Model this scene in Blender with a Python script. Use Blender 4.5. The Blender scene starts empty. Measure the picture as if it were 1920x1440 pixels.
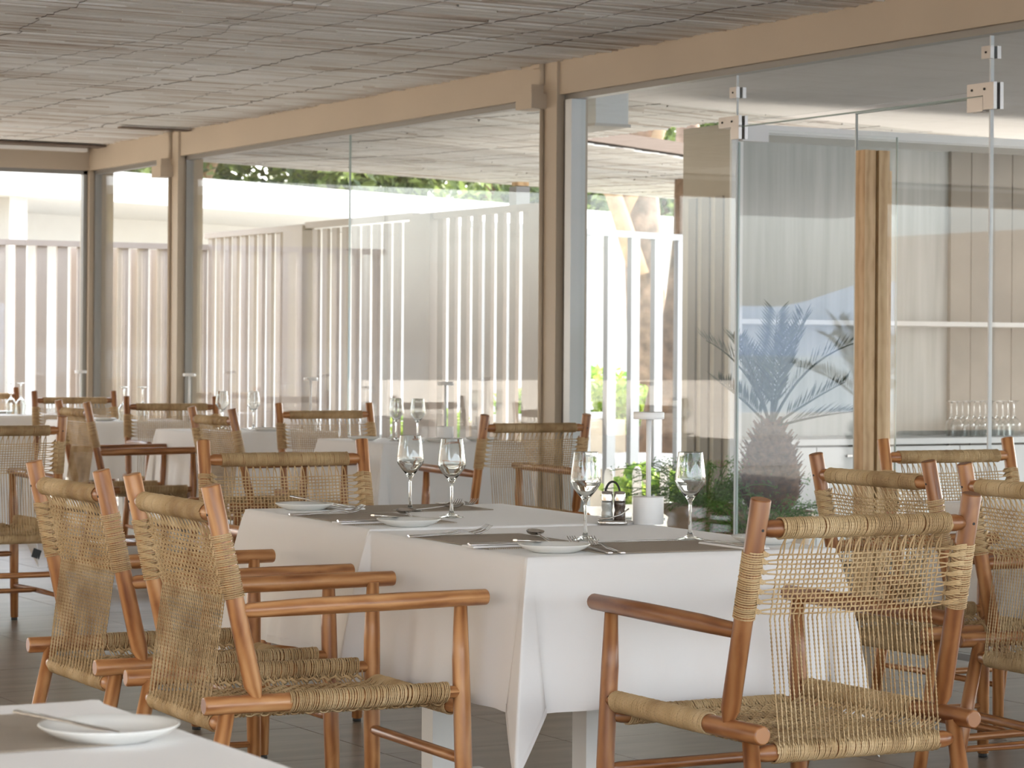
import bpy, math, random
import numpy as np
from mathutils import Vector, Matrix
random.seed(4); RNG = np.random.default_rng(7)
PI = math.pi
sc = bpy.context.scene
COL = sc.collection

# ---------------------------------------------------------------- camera, world, sun, exposure
TH = 0.5046
cd = bpy.data.cameras.new('camera'); cam = bpy.data.objects.new('camera', cd); COL.objects.link(cam)
cd.sensor_width = 36; cd.sensor_fit = 'HORIZONTAL'; cd.lens = 4981.4 / 1920 * 36
cd.shift_x = 0; cd.shift_y = -(720 - 655.4) / 1920
cd.clip_start = .1; cd.clip_end = 40000
cd.dof.use_dof = True; cd.dof.focus_distance = 6.0; cd.dof.aperture_fstop = 15
cam.matrix_world = Matrix.Translation((0, 0, 1.1716)) @ Matrix.Rotation(-TH, 4, 'Z') @ Matrix.Rotation(PI/2, 4, 'X') @ Matrix.Rotation(0.007, 4, 'Z')
sc.camera = cam
sc.view_settings.view_transform = 'Standard'; sc.view_settings.look = 'None'
sc.view_settings.gamma = 1; sc.view_settings.use_curve_mapping = False
sc.view_settings.exposure = 1.92
cy = sc.cycles
cy.max_bounces = 9; cy.diffuse_bounces = 5; cy.glossy_bounces = 4; cy.transmission_bounces = 8; cy.transparent_max_bounces = 24
cy.caustics_reflective = False; cy.caustics_refractive = True; cy.blur_glossy = .5
cy.sample_clamp_indirect = 4.0; cy.use_adaptive_sampling = True; cy.adaptive_threshold = .02; cy.use_denoising = True
try:
    cy.denoiser = 'OPENIMAGEDENOISE'; cy.denoising_input_passes = 'RGB_ALBEDO_NORMAL'
except Exception: pass
w = bpy.data.worlds.new('world'); sc.world = w; w.use_nodes = True
nt = w.node_tree; nt.nodes.clear()
sky = nt.nodes.new('ShaderNodeTexSky'); sky.sky_type = 'NISHITA'; sky.sun_disc = False
SUN_EL, SUN_AZ = math.radians(50), math.radians(62)      # compass azimuth from +Y, clockwise
sky.sun_elevation = SUN_EL; sky.sun_rotation = SUN_AZ; sky.dust_density = 3.0; sky.air_density = 1.0; sky.ozone_density = 1
hs = nt.nodes.new('ShaderNodeHueSaturation'); hs.inputs['Saturation'].default_value = .42
bg = nt.nodes.new('ShaderNodeBackground'); bg.inputs['Strength'].default_value = .46
ow = nt.nodes.new('ShaderNodeOutputWorld')
nt.links.new(sky.outputs[0], hs.inputs['Color']); nt.links.new(hs.outputs[0], bg.inputs[0]); nt.links.new(bg.outputs[0], ow.inputs[0])
sl = bpy.data.lights.new('sun', 'SUN'); sl.energy = 5.0; sl.angle = math.radians(1.2); sl.color = (1, .93, .82)
so = bpy.data.objects.new('sun', sl); COL.objects.link(so)
sd = Vector((math.sin(SUN_AZ)*math.cos(SUN_EL), math.cos(SUN_AZ)*math.cos(SUN_EL), math.sin(SUN_EL)))
so.rotation_euler = sd.to_track_quat('Z', 'Y').to_euler()

# ---------------------------------------------------------------- materials
def mat(name):
    m = bpy.data.materials.new(name); m.use_nodes = True
    n = m.node_tree; n.nodes.clear()
    o = n.nodes.new('ShaderNodeOutputMaterial'); b = n.nodes.new('ShaderNodeBsdfPrincipled')
    n.links.new(b.outputs[0], o.inputs[0])
    return m, n, b, o
def N(n, t, **k):
    x = n.nodes.new(t)
    for a, v in k.items():
        if a.startswith('i_'): x.inputs[a[2:].replace('_', ' ')].default_value = v
        else: setattr(x, a, v)
    return x
def ramp(n, stops):
    r = n.nodes.new('ShaderNodeValToRGB'); e = r.color_ramp.elements
    while len(e) < len(stops): e.new(.5)
    for i, (p, c) in enumerate(stops): e[i].position = p; e[i].color = (*c, 1)
    return r
def plain(name, col, rough=.6, metal=0, var=.0, scale=6, bump=0, bscale=60, spec=.5):
    m, n, b, o = mat(name)
    b.inputs['Roughness'].default_value = rough; b.inputs['Metallic'].default_value = metal
    b.inputs['Specular IOR Level'].default_value = spec
    tc = N(n, 'ShaderNodeTexCoord')
    if var:
        no = N(n, 'ShaderNodeTexNoise'); no.inputs['Scale'].default_value = scale; no.inputs['Detail'].default_value = 4
        n.links.new(tc.outputs['Object'], no.inputs['Vector'])
        r = ramp(n, [(.3, tuple(c*(1-var) for c in col)), (.7, tuple(min(1, c*(1+var)) for c in col))])
        n.links.new(no.outputs['Fac'], r.inputs[0]); n.links.new(r.outputs[0], b.inputs['Base Color'])
    else: b.inputs['Base Color'].default_value = (*col, 1)
    if bump:
        nb = N(n, 'ShaderNodeTexNoise'); nb.inputs['Scale'].default_value = bscale; nb.inputs['Detail'].default_value = 3
        bu = N(n, 'ShaderNodeBump'); bu.inputs['Strength'].default_value = bump; bu.inputs['Distance'].default_value = .01
        n.links.new(tc.outputs['Object'], nb.inputs['Vector']); n.links.new(nb.outputs['Fac'], bu.inputs['Height']); n.links.new(bu.outputs[0], b.inputs['Normal'])
    return m
def wood_mat(name, dark, mid, light, rough=.38):
    m, n, b, o = mat(name)
    uv = N(n, 'ShaderNodeUVMap'); mp = N(n, 'ShaderNodeMapping'); mp.inputs['Scale'].default_value = (1.3, 3.6, 1)
    oi = N(n, 'ShaderNodeObjectInfo'); ad = N(n, 'ShaderNodeVectorMath', operation='ADD'); mu = N(n, 'ShaderNodeMath', operation='MULTIPLY'); mu.inputs[1].default_value = 37
    n.links.new(uv.outputs[0], mp.inputs[0]); n.links.new(oi.outputs['Random'], mu.inputs[0]); n.links.new(mp.outputs[0], ad.inputs[0]); n.links.new(mu.outputs[0], ad.inputs[1])
    no = N(n, 'ShaderNodeTexNoise'); no.inputs['Scale'].default_value = 1.6; no.inputs['Detail'].default_value = 5; no.inputs['Distortion'].default_value = .8
    n.links.new(ad.outputs[0], no.inputs['Vector'])
    wv = N(n, 'ShaderNodeTexWave', wave_type='BANDS', bands_direction='X'); wv.inputs['Scale'].default_value = 1.2; wv.inputs['Distortion'].default_value = 5; wv.inputs['Detail'].default_value = 3; wv.inputs['Detail Scale'].default_value = .9
    n.links.new(ad.outputs[0], wv.inputs['Vector'])
    mx = N(n, 'ShaderNodeMix', data_type='FLOAT'); mx.inputs[0].default_value = .26
    n.links.new(no.outputs['Fac'], mx.inputs[2]); n.links.new(wv.outputs['Fac'], mx.inputs[3])
    r = ramp(n, [(.22, dark), (.48, mid), (.78, light)]); n.links.new(mx.outputs[0], r.inputs[0])
    at = N(n, 'ShaderNodeAttribute', attribute_type='OBJECT', attribute_name='tone')
    m2 = N(n, 'ShaderNodeMix', data_type='RGBA', blend_type='MULTIPLY'); m2.inputs[0].default_value = 1
    n.links.new(r.outputs[0], m2.inputs[6])
    r2 = ramp(n, [(0, (.42, .33, .28)), (.5, (.80, .72, .66)), (1, (1.0, 1.0, 1.0))]); n.links.new(at.outputs['Fac'], r2.inputs[0]); n.links.new(r2.outputs[0], m2.inputs[7])
    n.links.new(m2.outputs[2], b.inputs['Base Color'])
    b.inputs['Roughness'].default_value = rough
    bu = N(n, 'ShaderNodeBump'); bu.inputs['Strength'].default_value = .12; bu.inputs['Distance'].default_value = .003
    n.links.new(no.outputs['Fac'], bu.inputs['Height']); n.links.new(bu.outputs[0], b.inputs['Normal'])
    return m
M = {}
M['teak'] = wood_mat('teak', (.24, .085, .03), (.50, .235, .09), (.74, .43, .20), .32)
M['timber'] = wood_mat('timber', (.42, .24, .10), (.60, .39, .20), (.72, .51, .28), .5)
def rope_mat():
    m, n, b, o = mat('paper_rope')
    uv = N(n, 'ShaderNodeUVMap'); no = N(n, 'ShaderNodeTexNoise'); no.inputs['Scale'].default_value = 9; no.inputs['Detail'].default_value = 3
    tc = N(n, 'ShaderNodeTexCoord'); n.links.new(tc.outputs['Object'], no.inputs['Vector'])
    r = ramp(n, [(.3, (.42, .27, .13)), (.5, (.60, .42, .22)), (.72, (.74, .56, .33))]); n.links.new(no.outputs['Fac'], r.inputs[0])
    n.links.new(r.outputs[0], b.inputs['Base Color']); b.inputs['Roughness'].default_value = .62
    wv = N(n, 'ShaderNodeTexWave', wave_type='BANDS', bands_direction='DIAGONAL'); wv.inputs['Scale'].default_value = 1.0
    mp = N(n, 'ShaderNodeMapping'); mp.inputs['Scale'].default_value = (3, 60, 1); n.links.new(uv.outputs[0], mp.inputs[0]); n.links.new(mp.outputs[0], wv.inputs['Vector'])
    bu = N(n, 'ShaderNodeBump'); bu.inputs['Strength'].default_value = .5; bu.inputs['Distance'].default_value = .0015
    n.links.new(wv.outputs['Fac'], bu.inputs['Height']); n.links.new(bu.outputs[0], b.inputs['Normal'])
    return m
M['rope'] = rope_mat()
M['rubber'] = plain('black_rubber', (.02, .02, .02), .7)
def cloth_mat():
    m, n, b, o = mat('white_linen')
    b.inputs['Base Color'].default_value = (.80, .785, .775, 1); b.inputs['Roughness'].default_value = .85; b.inputs['Specular IOR Level'].default_value = .2
    b.inputs['Sheen Weight'].default_value = .15
    tc = N(n, 'ShaderNodeTexCoord'); no = N(n, 'ShaderNodeTexNoise'); no.inputs['Scale'].default_value = 5; no.inputs['Detail'].default_value = 6
    n.links.new(tc.outputs['Object'], no.inputs['Vector'])
    bu = N(n, 'ShaderNodeBump'); bu.inputs['Strength'].default_value = .25; bu.inputs['Distance'].default_value = .012
    n.links.new(no.outputs['Fac'], bu.inputs['Height']); n.links.new(bu.outputs[0], b.inputs['Normal'])
    return m
M['cloth'] = cloth_mat()
def mat_mat():
    m, n, b, o = mat('woven_vinyl')
    tc = N(n, 'ShaderNodeTexCoord')
    w1 = N(n, 'ShaderNodeTexWave', bands_direction='X'); w1.inputs['Scale'].default_value = 110
    w2 = N(n, 'ShaderNodeTexWave', bands_direction='Y'); w2.inputs['Scale'].default_value = 70; w2.inputs['Distortion'].default_value = 2; w2.inputs['Detail Scale'].default_value = 20
    for w_ in (w1, w2): n.links.new(tc.outputs['Object'], w_.inputs['Vector'])
    mu = N(n, 'ShaderNodeMath', operation='MULTIPLY'); n.links.new(w1.outputs['Fac'], mu.inputs[0]); n.links.new(w2.outputs['Fac'], mu.inputs[1])
    r = ramp(n, [(.0, (.26, .21, .16)), (.35, (.52, .44, .35)), (1, (.78, .70, .60))]); n.links.new(mu.outputs[0], r.inputs[0]); n.links.new(r.outputs[0], b.inputs['Base Color'])
    b.inputs['Roughness'].default_value = .7
    bu = N(n, 'ShaderNodeBump'); bu.inputs['Strength'].default_value = .8; bu.inputs['Distance'].default_value = .002
    n.links.new(mu.outputs[0], bu.inputs['Height']); n.links.new(bu.outputs[0], b.inputs['Normal'])
    return m
M['placemat'] = mat_mat()
M['steel'] = plain('polished_steel', (.62, .60, .58), .16, 1)
M['chrome'] = plain('brushed_chrome', (.50, .47, .44), .34, 1)
M['china'] = plain('white_china', (.82, .82, .79), .18)
M['lampwhite'] = plain('white_lamp_metal', (.82, .82, .82), .45)
M['salt'] = plain('salt_grain', (.75, .74, .7), .8, var=.1, scale=300)
M['pepper'] = plain('peppercorn', (.16, .10, .07), .7, var=.6, scale=260)
M['legwhite'] = plain('table_leg_paint', (.74, .73, .70), .4)
M['tabletop'] = plain('table_board', (.35, .33, .3), .5)
M['tag'] = plain('black_tag', (.02, .02, .02), .6)
def glass_mat():
    m = bpy.data.materials.new('clear_glass'); m.use_nodes = True; n = m.node_tree; n.nodes.clear()
    o = n.nodes.new('ShaderNodeOutputMaterial'); g = n.nodes.new('ShaderNodeBsdfGlass'); g.inputs['IOR'].default_value = 1.48; g.inputs['Roughness'].default_value = 0
    g.inputs['Color'].default_value = (.97, .98, .975, 1); n.links.new(g.outputs[0], o.inputs[0]); return m
M['glass'] = glass_mat()
def pane_mat(name, tint, ior=1.55, edge=False):
    m = bpy.data.materials.new(name); m.use_nodes = True; n = m.node_tree; n.nodes.clear()
    o = n.nodes.new('ShaderNodeOutputMaterial'); t = n.nodes.new('ShaderNodeBsdfTransparent'); g = n.nodes.new('ShaderNodeBsdfGlossy')
    t.inputs[0].default_value = (*tint, 1); g.inputs['Roughness'].default_value = 0
    # Schlick reflectance of one surface, the same from either side of the sheet
    ge = n.nodes.new('ShaderNodeNewGeometry'); dt = n.nodes.new('ShaderNodeVectorMath'); dt.operation = 'DOT_PRODUCT'; n.links.new(ge.outputs['Incoming'], dt.inputs[0]); n.links.new(ge.outputs['Normal'], dt.inputs[1])
    def mth(op, x, y=None, z=None):
        m_ = n.nodes.new('ShaderNodeMath'); m_.operation = op
        for i_, v in enumerate((x, y, z)):
            if v is None: continue
            if isinstance(v, (int, float)): m_.inputs[i_].default_value = v
            else: n.links.new(v, m_.inputs[i_])
        return m_.outputs[0]
    c_ = mth('ABSOLUTE', dt.outputs['Value']); p_ = mth('POWER', mth('SUBTRACT', 1, c_), 5); r0 = ((ior-1)/(ior+1))**2
    f_ = mth('MULTIPLY_ADD', p_, 1-r0, r0)
    mx = n.nodes.new('ShaderNodeMixShader'); n.links.new(f_, mx.inputs[0]); n.links.new(t.outputs[0], mx.inputs[1]); n.links.new(g.outputs[0], mx.inputs[2]); n.links.new(mx.outputs[0], o.inputs[0])
    return m
M['pane'] = pane_mat('window_glass', (.985, .995, .99), 1.52)
M['pane_edge'] = plain('cut_glass_edge', (.42, .52, .50), .1)
M['beam'] = plain('painted_beam', (.52, .435, .335), .55, var=.04, scale=2, bump=.05, bscale=8)
M['alu'] = plain('aluminium_profile', (.27, .255, .235), .4, .6)
M['alu_white'] = plain('white_profile', (.72, .75, .76), .35)
M['plaster'] = plain('white_plaster', (.60, .59, .57), .85, var=.02)
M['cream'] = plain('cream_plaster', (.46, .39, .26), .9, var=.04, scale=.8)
M['canopy'] = plain('grey_canopy_plaster', (.53, .515, .51), .8, var=.05, scale=1.2, bump=.25, bscale=3)
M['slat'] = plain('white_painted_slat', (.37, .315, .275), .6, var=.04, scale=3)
M['slat_grey'] = plain('pale_grey_slat', (.28, .29, .30), .5)
M['kiosk'] = plain('kiosk_white_paint', (.78, .78, .77), .5)
M['bark'] = plain('pine_bark', (.21, .14, .095), .95, var=.55, scale=7, bump=1.0, bscale=14)
M['branch'] = plain('pale_pine_branch', (.36, .24, .14), .9, var=.35, scale=5, bump=.6, bscale=14)
M['palmbark'] = plain('palm_leaf_base', (.12, .058, .028), .9, var=.6, scale=30)
M['pot'] = plain('pale_terracotta', (.52, .42, .33), .85, var=.1, scale=6)
M['stone'] = plain('sandy_stone', (.56, .47, .35), .9, var=.12, scale=5, bump=.3, bscale=20)
M['cushion'] = plain('white_cushion', (.8, .79, .76), .9)
M['deck'] = plain('terrace_deck', (.30, .29, .275), .8, var=.04)
M['ground'] = plain('pale_paving', (.30, .285, .26), .9, var=.06, scale=.6)
M['gardenwall'] = plain('brown_render', (.26, .215, .17), .9, var=.1, scale=2)
M['soil'] = plain('garden_gravel', (.34, .30, .25), .95, var=.2, scale=2)
M['hill'] = plain('distant_hill', (.27, .34, .45), 1.0, var=.05, scale=.001)  # distance haze is painted into the blue-grey base colour
M['sea'] = plain('sea_water', (.16, .22, .28), .28, bump=.0)
def leaf_mat(name, a, b2):
    m, n, b, o = mat(name)
    g = N(n, 'ShaderNodeNewGeometry'); r = ramp(n, [(0, a), (1, b2)])
    n.links.new(g.outputs['Random Per Island'], r.inputs[0]); n.links.new(r.outputs[0], b.inputs['Base Color']); b.inputs['Roughness'].default_value = .55
    tr = n.nodes.new('ShaderNodeBsdfTranslucent'); n.links.new(r.outputs[0], tr.inputs[0]); mx = n.nodes.new('ShaderNodeMixShader'); mx.inputs[0].default_value = .3
    n.links.new(b.outputs[0], mx.inputs[1]); n.links.new(tr.outputs[0], mx.inputs[2]); n.links.new(mx.outputs[0], o.inputs[0]); return m
M['leaf_tree'] = leaf_mat('tree_leaf', (.03, .055, .02), (.20, .26, .07))
M['leaf_bright'] = leaf_mat('shrub_leaf', (.14, .30, .05), (.50, .62, .12))
M['leaf_fern'] = leaf_mat('fern_leaf', (.05, .17, .03), (.20, .42, .10))
M['leaf_palm'] = leaf_mat('palm_leaf', (.018, .035, .02), (.06, .085, .035))
def reed_mat(nm='whitewashed_reed', f=1.0):
    m, n, b, o = mat(nm)
    g = N(n, 'ShaderNodeNewGeometry'); tc = N(n, 'ShaderNodeTexCoord')
    no = N(n, 'ShaderNodeTexNoise'); no.inputs['Scale'].default_value = 1.3; no.inputs['Detail'].default_value = 6; no.inputs['Roughness'].default_value = .65
    n.links.new(tc.outputs['Object'], no.inputs['Vector'])
    mp = N(n, 'ShaderNodeMapping'); mp.inputs['Scale'].default_value = (.7, 9, 1); n.links.new(tc.outputs['Object'], mp.inputs[0])
    n3 = N(n, 'ShaderNodeTexNoise'); n3.inputs['Scale'].default_value = 1.6; n3.inputs['Detail'].default_value = 5; n3.inputs['Roughness'].default_value = .7; n.links.new(mp.outputs[0], n3.inputs['Vector'])
    mm = N(n, 'ShaderNodeMix', data_type='FLOAT'); mm.inputs[0].default_value = .55; n.links.new(no.outputs['Fac'], mm.inputs[2]); n.links.new(n3.outputs['Fac'], mm.inputs[3])
    ad = N(n, 'ShaderNodeMath', operation='MULTIPLY_ADD'); ad.inputs[1].default_value = .50; n.links.new(g.outputs['Random Per Island'], ad.inputs[0]); n.links.new(mm.outputs[0], ad.inputs[2])
    r = ramp(n, [(p, tuple(c*f for c in q_)) for p, q_ in ((.33, (.24, .16, .115)), (.49, (.62, .54, .47)), (.68, (.88, .86, .83)), (1.0, (.97, .97, .96)))]); n.links.new(ad.outputs[0], r.inputs[0])
    n.links.new(r.outputs[0], b.inputs['Base Color']); b.inputs['Roughness'].default_value = .7
    return m
M['reed'] = reed_mat(); M['reed_out'] = reed_mat('darkened_outdoor_reed', .52)  # outdoor copy darkened because the pergola came out too bright
M['reed_gap'] = plain('reed_backing', (.14, .10, .075), .95)
M['wire'] = plain('rusty_wire', (.045, .025, .018), .8)
def tile_mat():
    m, n, b, o = mat('floor_tile')
    tc = N(n, 'ShaderNodeTexCoord'); oi = N(n, 'ShaderNodeObjectInfo'); ad = N(n, 'ShaderNodeVectorMath', operation='ADD'); mu = N(n, 'ShaderNodeMath', operation='MULTIPLY'); mu.inputs[1].default_value = 50
    n.links.new(oi.outputs['Random'], mu.inputs[0]); n.links.new(tc.outputs['Object'], ad.inputs[0]); n.links.new(mu.outputs[0], ad.inputs[1])
    mp = N(n, 'ShaderNodeMapping'); mp.inputs['Scale'].default_value = (1.5, 7, 1); n.links.new(ad.outputs[0], mp.inputs[0])
    no = N(n, 'ShaderNodeTexNoise'); no.inputs['Scale'].default_value = 2.2; no.inputs['Detail'].default_value = 6; n.links.new(mp.outputs[0], no.inputs['Vector'])
    r = ramp(n, [(.3, (.17, .142, .112)), (.6, (.24, .205, .165)), (.8, (.29, .25, .205))]); n.links.new(no.outputs['Fac'], r.inputs[0]); n.links.new(r.outputs[0], b.inputs['Base Color'])
    b.inputs['Roughness'].default_value = .32
    return m
M['tile'] = tile_mat()
M['grout'] = plain('tile_grout', (.10, .085, .07), .9)
def panel_mat():
    m, n, b, o = mat('grey_wood_panel')
    tc = N(n, 'ShaderNodeTexCoord'); mp = N(n, 'ShaderNodeMapping'); mp.inputs['Scale'].default_value = (9, 9, .5); n.links.new(tc.outputs['Object'], mp.inputs[0])
    no = N(n, 'ShaderNodeTexNoise'); no.inputs['Scale'].default_value = 2; no.inputs['Detail'].default_value = 5; n.links.new(mp.outputs[0], no.inputs['Vector'])
    r = ramp(n, [(.3, (.37, .375, .345)), (.7, (.50, .505, .475))]); n.links.new(no.outputs['Fac'], r.inputs[0]); n.links.new(r.outputs[0], b.inputs['Base Color']); b.inputs['Roughness'].default_value = .5
    return m
M['panel'] = panel_mat()
M['panel_brown'] = plain('brown_stripe', (.27, .235, .195), .6, var=.1, scale=3)
M['panel_beige'] = plain('beige_panel', (.50, .45, .37), .6, var=.06, scale=3)

# ---------------------------------------------------------------- mesh tools
class MB:
    def __init__(s): s.v = []; s.f = []; s.uv = []; s.sm = []; s.n = 0; s.tri = []
    def grid(s, P, closed=True, smooth=True, cap=False, L=None):
        """P: (m, k, 3) rings"""
        P = np.asarray(P, float); m, k, _ = P.shape
        base = s.n; s.v.append(P.reshape(-1, 3)); s.n += m*k
        kk = k if closed else k-1
        i = np.arange(m-1)[:, None]; j = np.arange(kk)[None, :]; j2 = (j+1) % k
        q = np.stack([base+i*k+j, base+i*k+j2, base+(i+1)*k+j2, base+(i+1)*k+j], -1).reshape(-1, 4)
        if L is None: L = np.concatenate([[0], np.cumsum(np.linalg.norm(np.diff(P.mean(1), axis=0), axis=1))])
        L0 = np.broadcast_to(L[:-1, None], (m-1, kk)); L1 = np.broadcast_to(L[1:, None], (m-1, kk))
        u0 = np.broadcast_to(j/k, (m-1, kk)); u1 = np.broadcast_to((j+1)/k, (m-1, kk))
        uv = np.stack([np.stack([u0, L0], -1), np.stack([u1, L0], -1), np.stack([u1, L1], -1), np.stack([u0, L1], -1)], -2).reshape(-1, 4, 2)
        s.f.append(q); s.uv.append(uv); s.sm.append(np.full(len(q), smooth))
        if cap:
            for r, rev in ((0, True), (m-1, False)):
                idx = [base+r*k+t for t in range(k)]
                if rev: idx = idx[::-1]
                s.ngon(idx)
    def ngon(s, idx): s.tri.append(list(idx))
    def poly(s, pts):
        b = s.n; s.v.append(np.array(pts, float)); s.n += len(pts); s.ngon(range(b, b+len(pts)))
    def box(s, a, b):
        x0, y0, z0 = a; x1, y1, z1 = b
        c = s.n; s.v.append(np.array([(x0,y0,z0),(x1,y0,z0),(x1,y1,z0),(x0,y1,z0),(x0,y0,z1),(x1,y0,z1),(x1,y1,z1),(x0,y1,z1)], float)); s.n += 8
        F = np.array([(0,3,2,1),(4,5,6,7),(0,1,5,4),(1,2,6,5),(2,3,7,6),(3,0,4,7)]) + c
        s.f.append(F); uv = np.tile(np.array([[0,0],[.3,0],[.3,z1-z0],[0,z1-z0]], float), (6,1,1)); s.uv.append(uv); s.sm.append(np.zeros(6, bool))
    def tube(s, pts, r, n=10, cap=True, rnd=0, flat=1.0, twist=0.0, smooth=True):
        P = np.asarray(pts, float); m = len(P); r = np.broadcast_to(np.asarray(r, float), (m,)).copy()
        if rnd:
            d0 = P[1]-P[0]; d0 /= np.linalg.norm(d0); d1 = P[-1]-P[-2]; d1 /= np.linalg.norm(d1)
            P = np.concatenate([[P[0], P[0]+d0*rnd*.3, P[0]+d0*rnd], P[1:-1], [P[-1]-d1*rnd, P[-1]-d1*rnd*.3, P[-1]]])
            r = np.concatenate([[r[0]-rnd, r[0]-rnd*.3, r[0]], r[1:-1], [r[-1], r[-1]-rnd*.3, r[-1]-rnd]]); m = len(P)
        T = np.gradient(P, axis=0); T /= np.linalg.norm(T, axis=1)[:, None]+1e-12
        up = np.array([0, 0, 1.]) if abs(T[0][2]) < .9 else np.array([1., 0, 0])
        if np.abs(T@up).max() > .97: up = np.array([.3, 1., .2]); up /= np.linalg.norm(up)
        A = np.cross(T, up); A /= np.linalg.norm(A, axis=1)[:, None]; B = np.cross(T, A)
        L = np.concatenate([[0], np.cumsum(np.linalg.norm(np.diff(P, axis=0), axis=1))])
        th = np.arange(n)[None, :]*2*PI/n; ca = np.cos(th)*np.ones((m, 1)); sa = np.sin(th)*np.ones((m, 1))*flat
        tw = (twist*L)[:, None]; c2 = ca*np.cos(tw)-sa*np.sin(tw); s2 = ca*np.sin(tw)+sa*np.cos(tw)
        R = P[:, None, :] + r[:, None, None]*(c2[..., None]*A[:, None, :]+s2[..., None]*B[:, None, :])
        s.grid(R, True, smooth, cap, L)
    def lathe(s, prof, n=32, c=(0, 0, 0), smooth=True, cap=False):
        th = np.arange(n)*2*PI/n; P = np.array([[(c[0]+r*math.cos(t), c[1]+r*math.sin(t), c[2]+z) for t in th] for r, z in prof])
        s.grid(P, True, smooth, cap)
    def quads(s, Q):
        """Q (k,4,3) loose quads"""
        Q = np.asarray(Q, float); k = len(Q); s.v.append(Q.reshape(-1, 3)); F = np.arange(4*k).reshape(k, 4)+s.n; s.n += 4*k
        s.f.append(F); s.uv.append(np.tile(np.array([[0,0],[1,0],[1,1],[0,1]], float), (k,1,1))); s.sm.append(np.zeros(k, bool))
    def mesh(s, name, m):
        me = bpy.data.meshes.new(name)
        V = np.concatenate(s.v) if s.v else np.zeros((0, 3)); F = np.concatenate(s.f) if s.f else np.zeros((0, 4), int)
        UV = np.concatenate(s.uv) if s.uv else np.zeros((0, 4, 2)); SM = np.concatenate(s.sm) if s.sm else np.zeros(0, bool)
        tl = [len(t) for t in s.tri]; li = np.concatenate([F.reshape(-1)]+[np.array(t) for t in s.tri]).astype(np.int32)
        nl = len(li); nf = len(F)+len(tl)
        me.vertices.add(len(V)); me.vertices.foreach_set('co', V.reshape(-1).astype(np.float32))
        me.loops.add(nl); me.loops.foreach_set('vertex_index', li)
        tot = np.concatenate([np.full(len(F), 4), np.array(tl, int)]).astype(np.int32)
        st = np.concatenate([[0], np.cumsum(tot)[:-1]]).astype(np.int32)
        me.polygons.add(nf); me.polygons.foreach_set('loop_start', st); me.polygons.foreach_set('loop_total', tot)
        me.polygons.foreach_set('use_smooth', np.concatenate([SM, np.zeros(len(tl), bool)]))
        uvl = me.uv_layers.new(name='UVMap'); full = np.zeros((nl, 2), np.float32); full[:len(F)*4] = UV.reshape(-1, 2); uvl.data.foreach_set('uv', full.reshape(-1))
        me.materials.append(m); me.update(calc_edges=True); me.validate(); return me
    def obj(s, name, m, parent=None, kind=None):
        o = bpy.data.objects.new(name, s.mesh(name, m)); COL.objects.link(o)
        if parent is not None: o.parent = parent
        if kind: o['kind'] = kind
        return o
def tag(o, label, cat, group=None, kind=None):
    o['label'] = label
    if cat: o['category'] = cat
    if group: o['group'] = group
    if kind: o['kind'] = kind
    return o
def empty(name, loc=(0, 0, 0), rz=0):
    o = bpy.data.objects.new(name, None); COL.objects.link(o); o.location = loc; o.rotation_euler = (0, 0, rz); o.empty_display_size = .1; return o
KIDS = {}
def kids(o): return [c for c in bpy.data.objects if c.parent == o]
def copy_tree(o, parent=None, km=None):
    if km is None:
        km = {}
        for c in bpy.data.objects:
            if c.parent: km.setdefault(c.parent.name, []).append(c)
    c = o.copy(); COL.objects.link(c)
    if parent is not None: c.parent = parent
    for ch in km.get(o.name, []): copy_tree(ch, c, km)
    return c
def boxobj(name, a, b, m, parent=None, kind=None):
    q = MB(); q.box(a, b); return q.obj(name, m, parent, kind)
def line(a, b, n=2): a = np.array(a, float); b = np.array(b, float); return a+(b-a)*np.linspace(0, 1, n)[:, None]
def rotz(p, a): c, s_ = math.cos(a), math.sin(a); return (p[0]*c-p[1]*s_, p[0]*s_+p[1]*c)

G = 6.5; ZB = 2.413; ZC = 2.573; YF = 17.9; YO = -3.4      # glass wall, beam underside, ceiling, far wall, open front

# ---------------------------------------------------------------- the setting: floor
fl = boxobj('floor', (-3.6, YO, -.2), (G+.15, YF+.15, -.012), M['grout'], kind='structure'); fl['label'] = 'floor of large grey-brown stone tiles'
tm = MB(); T0 = .6
e = .002
tm.box((e, e, -.012), (T0-e, T0-e, 0.0)); tmesh = tm.mesh('tile', M['tile'])
xs = [G-.1-T0*(i+1) for i in range(20)]
for i, x in enumerate(xs):
    for j in range(36):
        y = YO+.1+j*T0
        if y > YF-.2: continue
        # the part of the floor the photograph shows
        X, Y = x+.3, y+.3; D = X*.4834+Y*.8754; U = (X*.8754-Y*.4834)/max(D, .1)
        if D < 5.2 or U < -.23 or U > .24: continue
        o = bpy.data.objects.new('tile', tmesh); COL.objects.link(o); o.parent = fl; o.location = (x, y, RNG.uniform(-.0006, .0))
tf = MB()
for i, x in enumerate(xs):
    for j in range(36):
        y = YO+.1+j*T0
        X, Y = x+.3, y+.3; D = X*.4834+Y*.8754; U = (X*.8754-Y*.4834)/max(D, .1)
        if y > YF-.2 or not (D < 5.2 or U < -.23 or U > .24): continue
        tf.box((x+e, y+e, -.012), (x+T0-e, y+T0-e, 0))
tfo = tf.obj('outer_tiles', M['tile'], fl, 'stuff')
gr = boxobj('garden_paving', (-3.6, YO, -.25), (70, 90, -.03), M['ground'], kind='structure'); gr['label'] = 'pale sunlit paving outside the glass walls'
boxobj('terrace_paving', (-30, -11.7, -.2), (60, YO, -.02), M['deck'], kind='structure')['label'] = 'pale sunlit terrace in front of the dining room'
para = boxobj('wall_front', (-30, -12, -.2), (60, -11.7, .30), M['plaster'], kind='structure'); para['label'] = 'low white parapet along the seaward edge'
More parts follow.
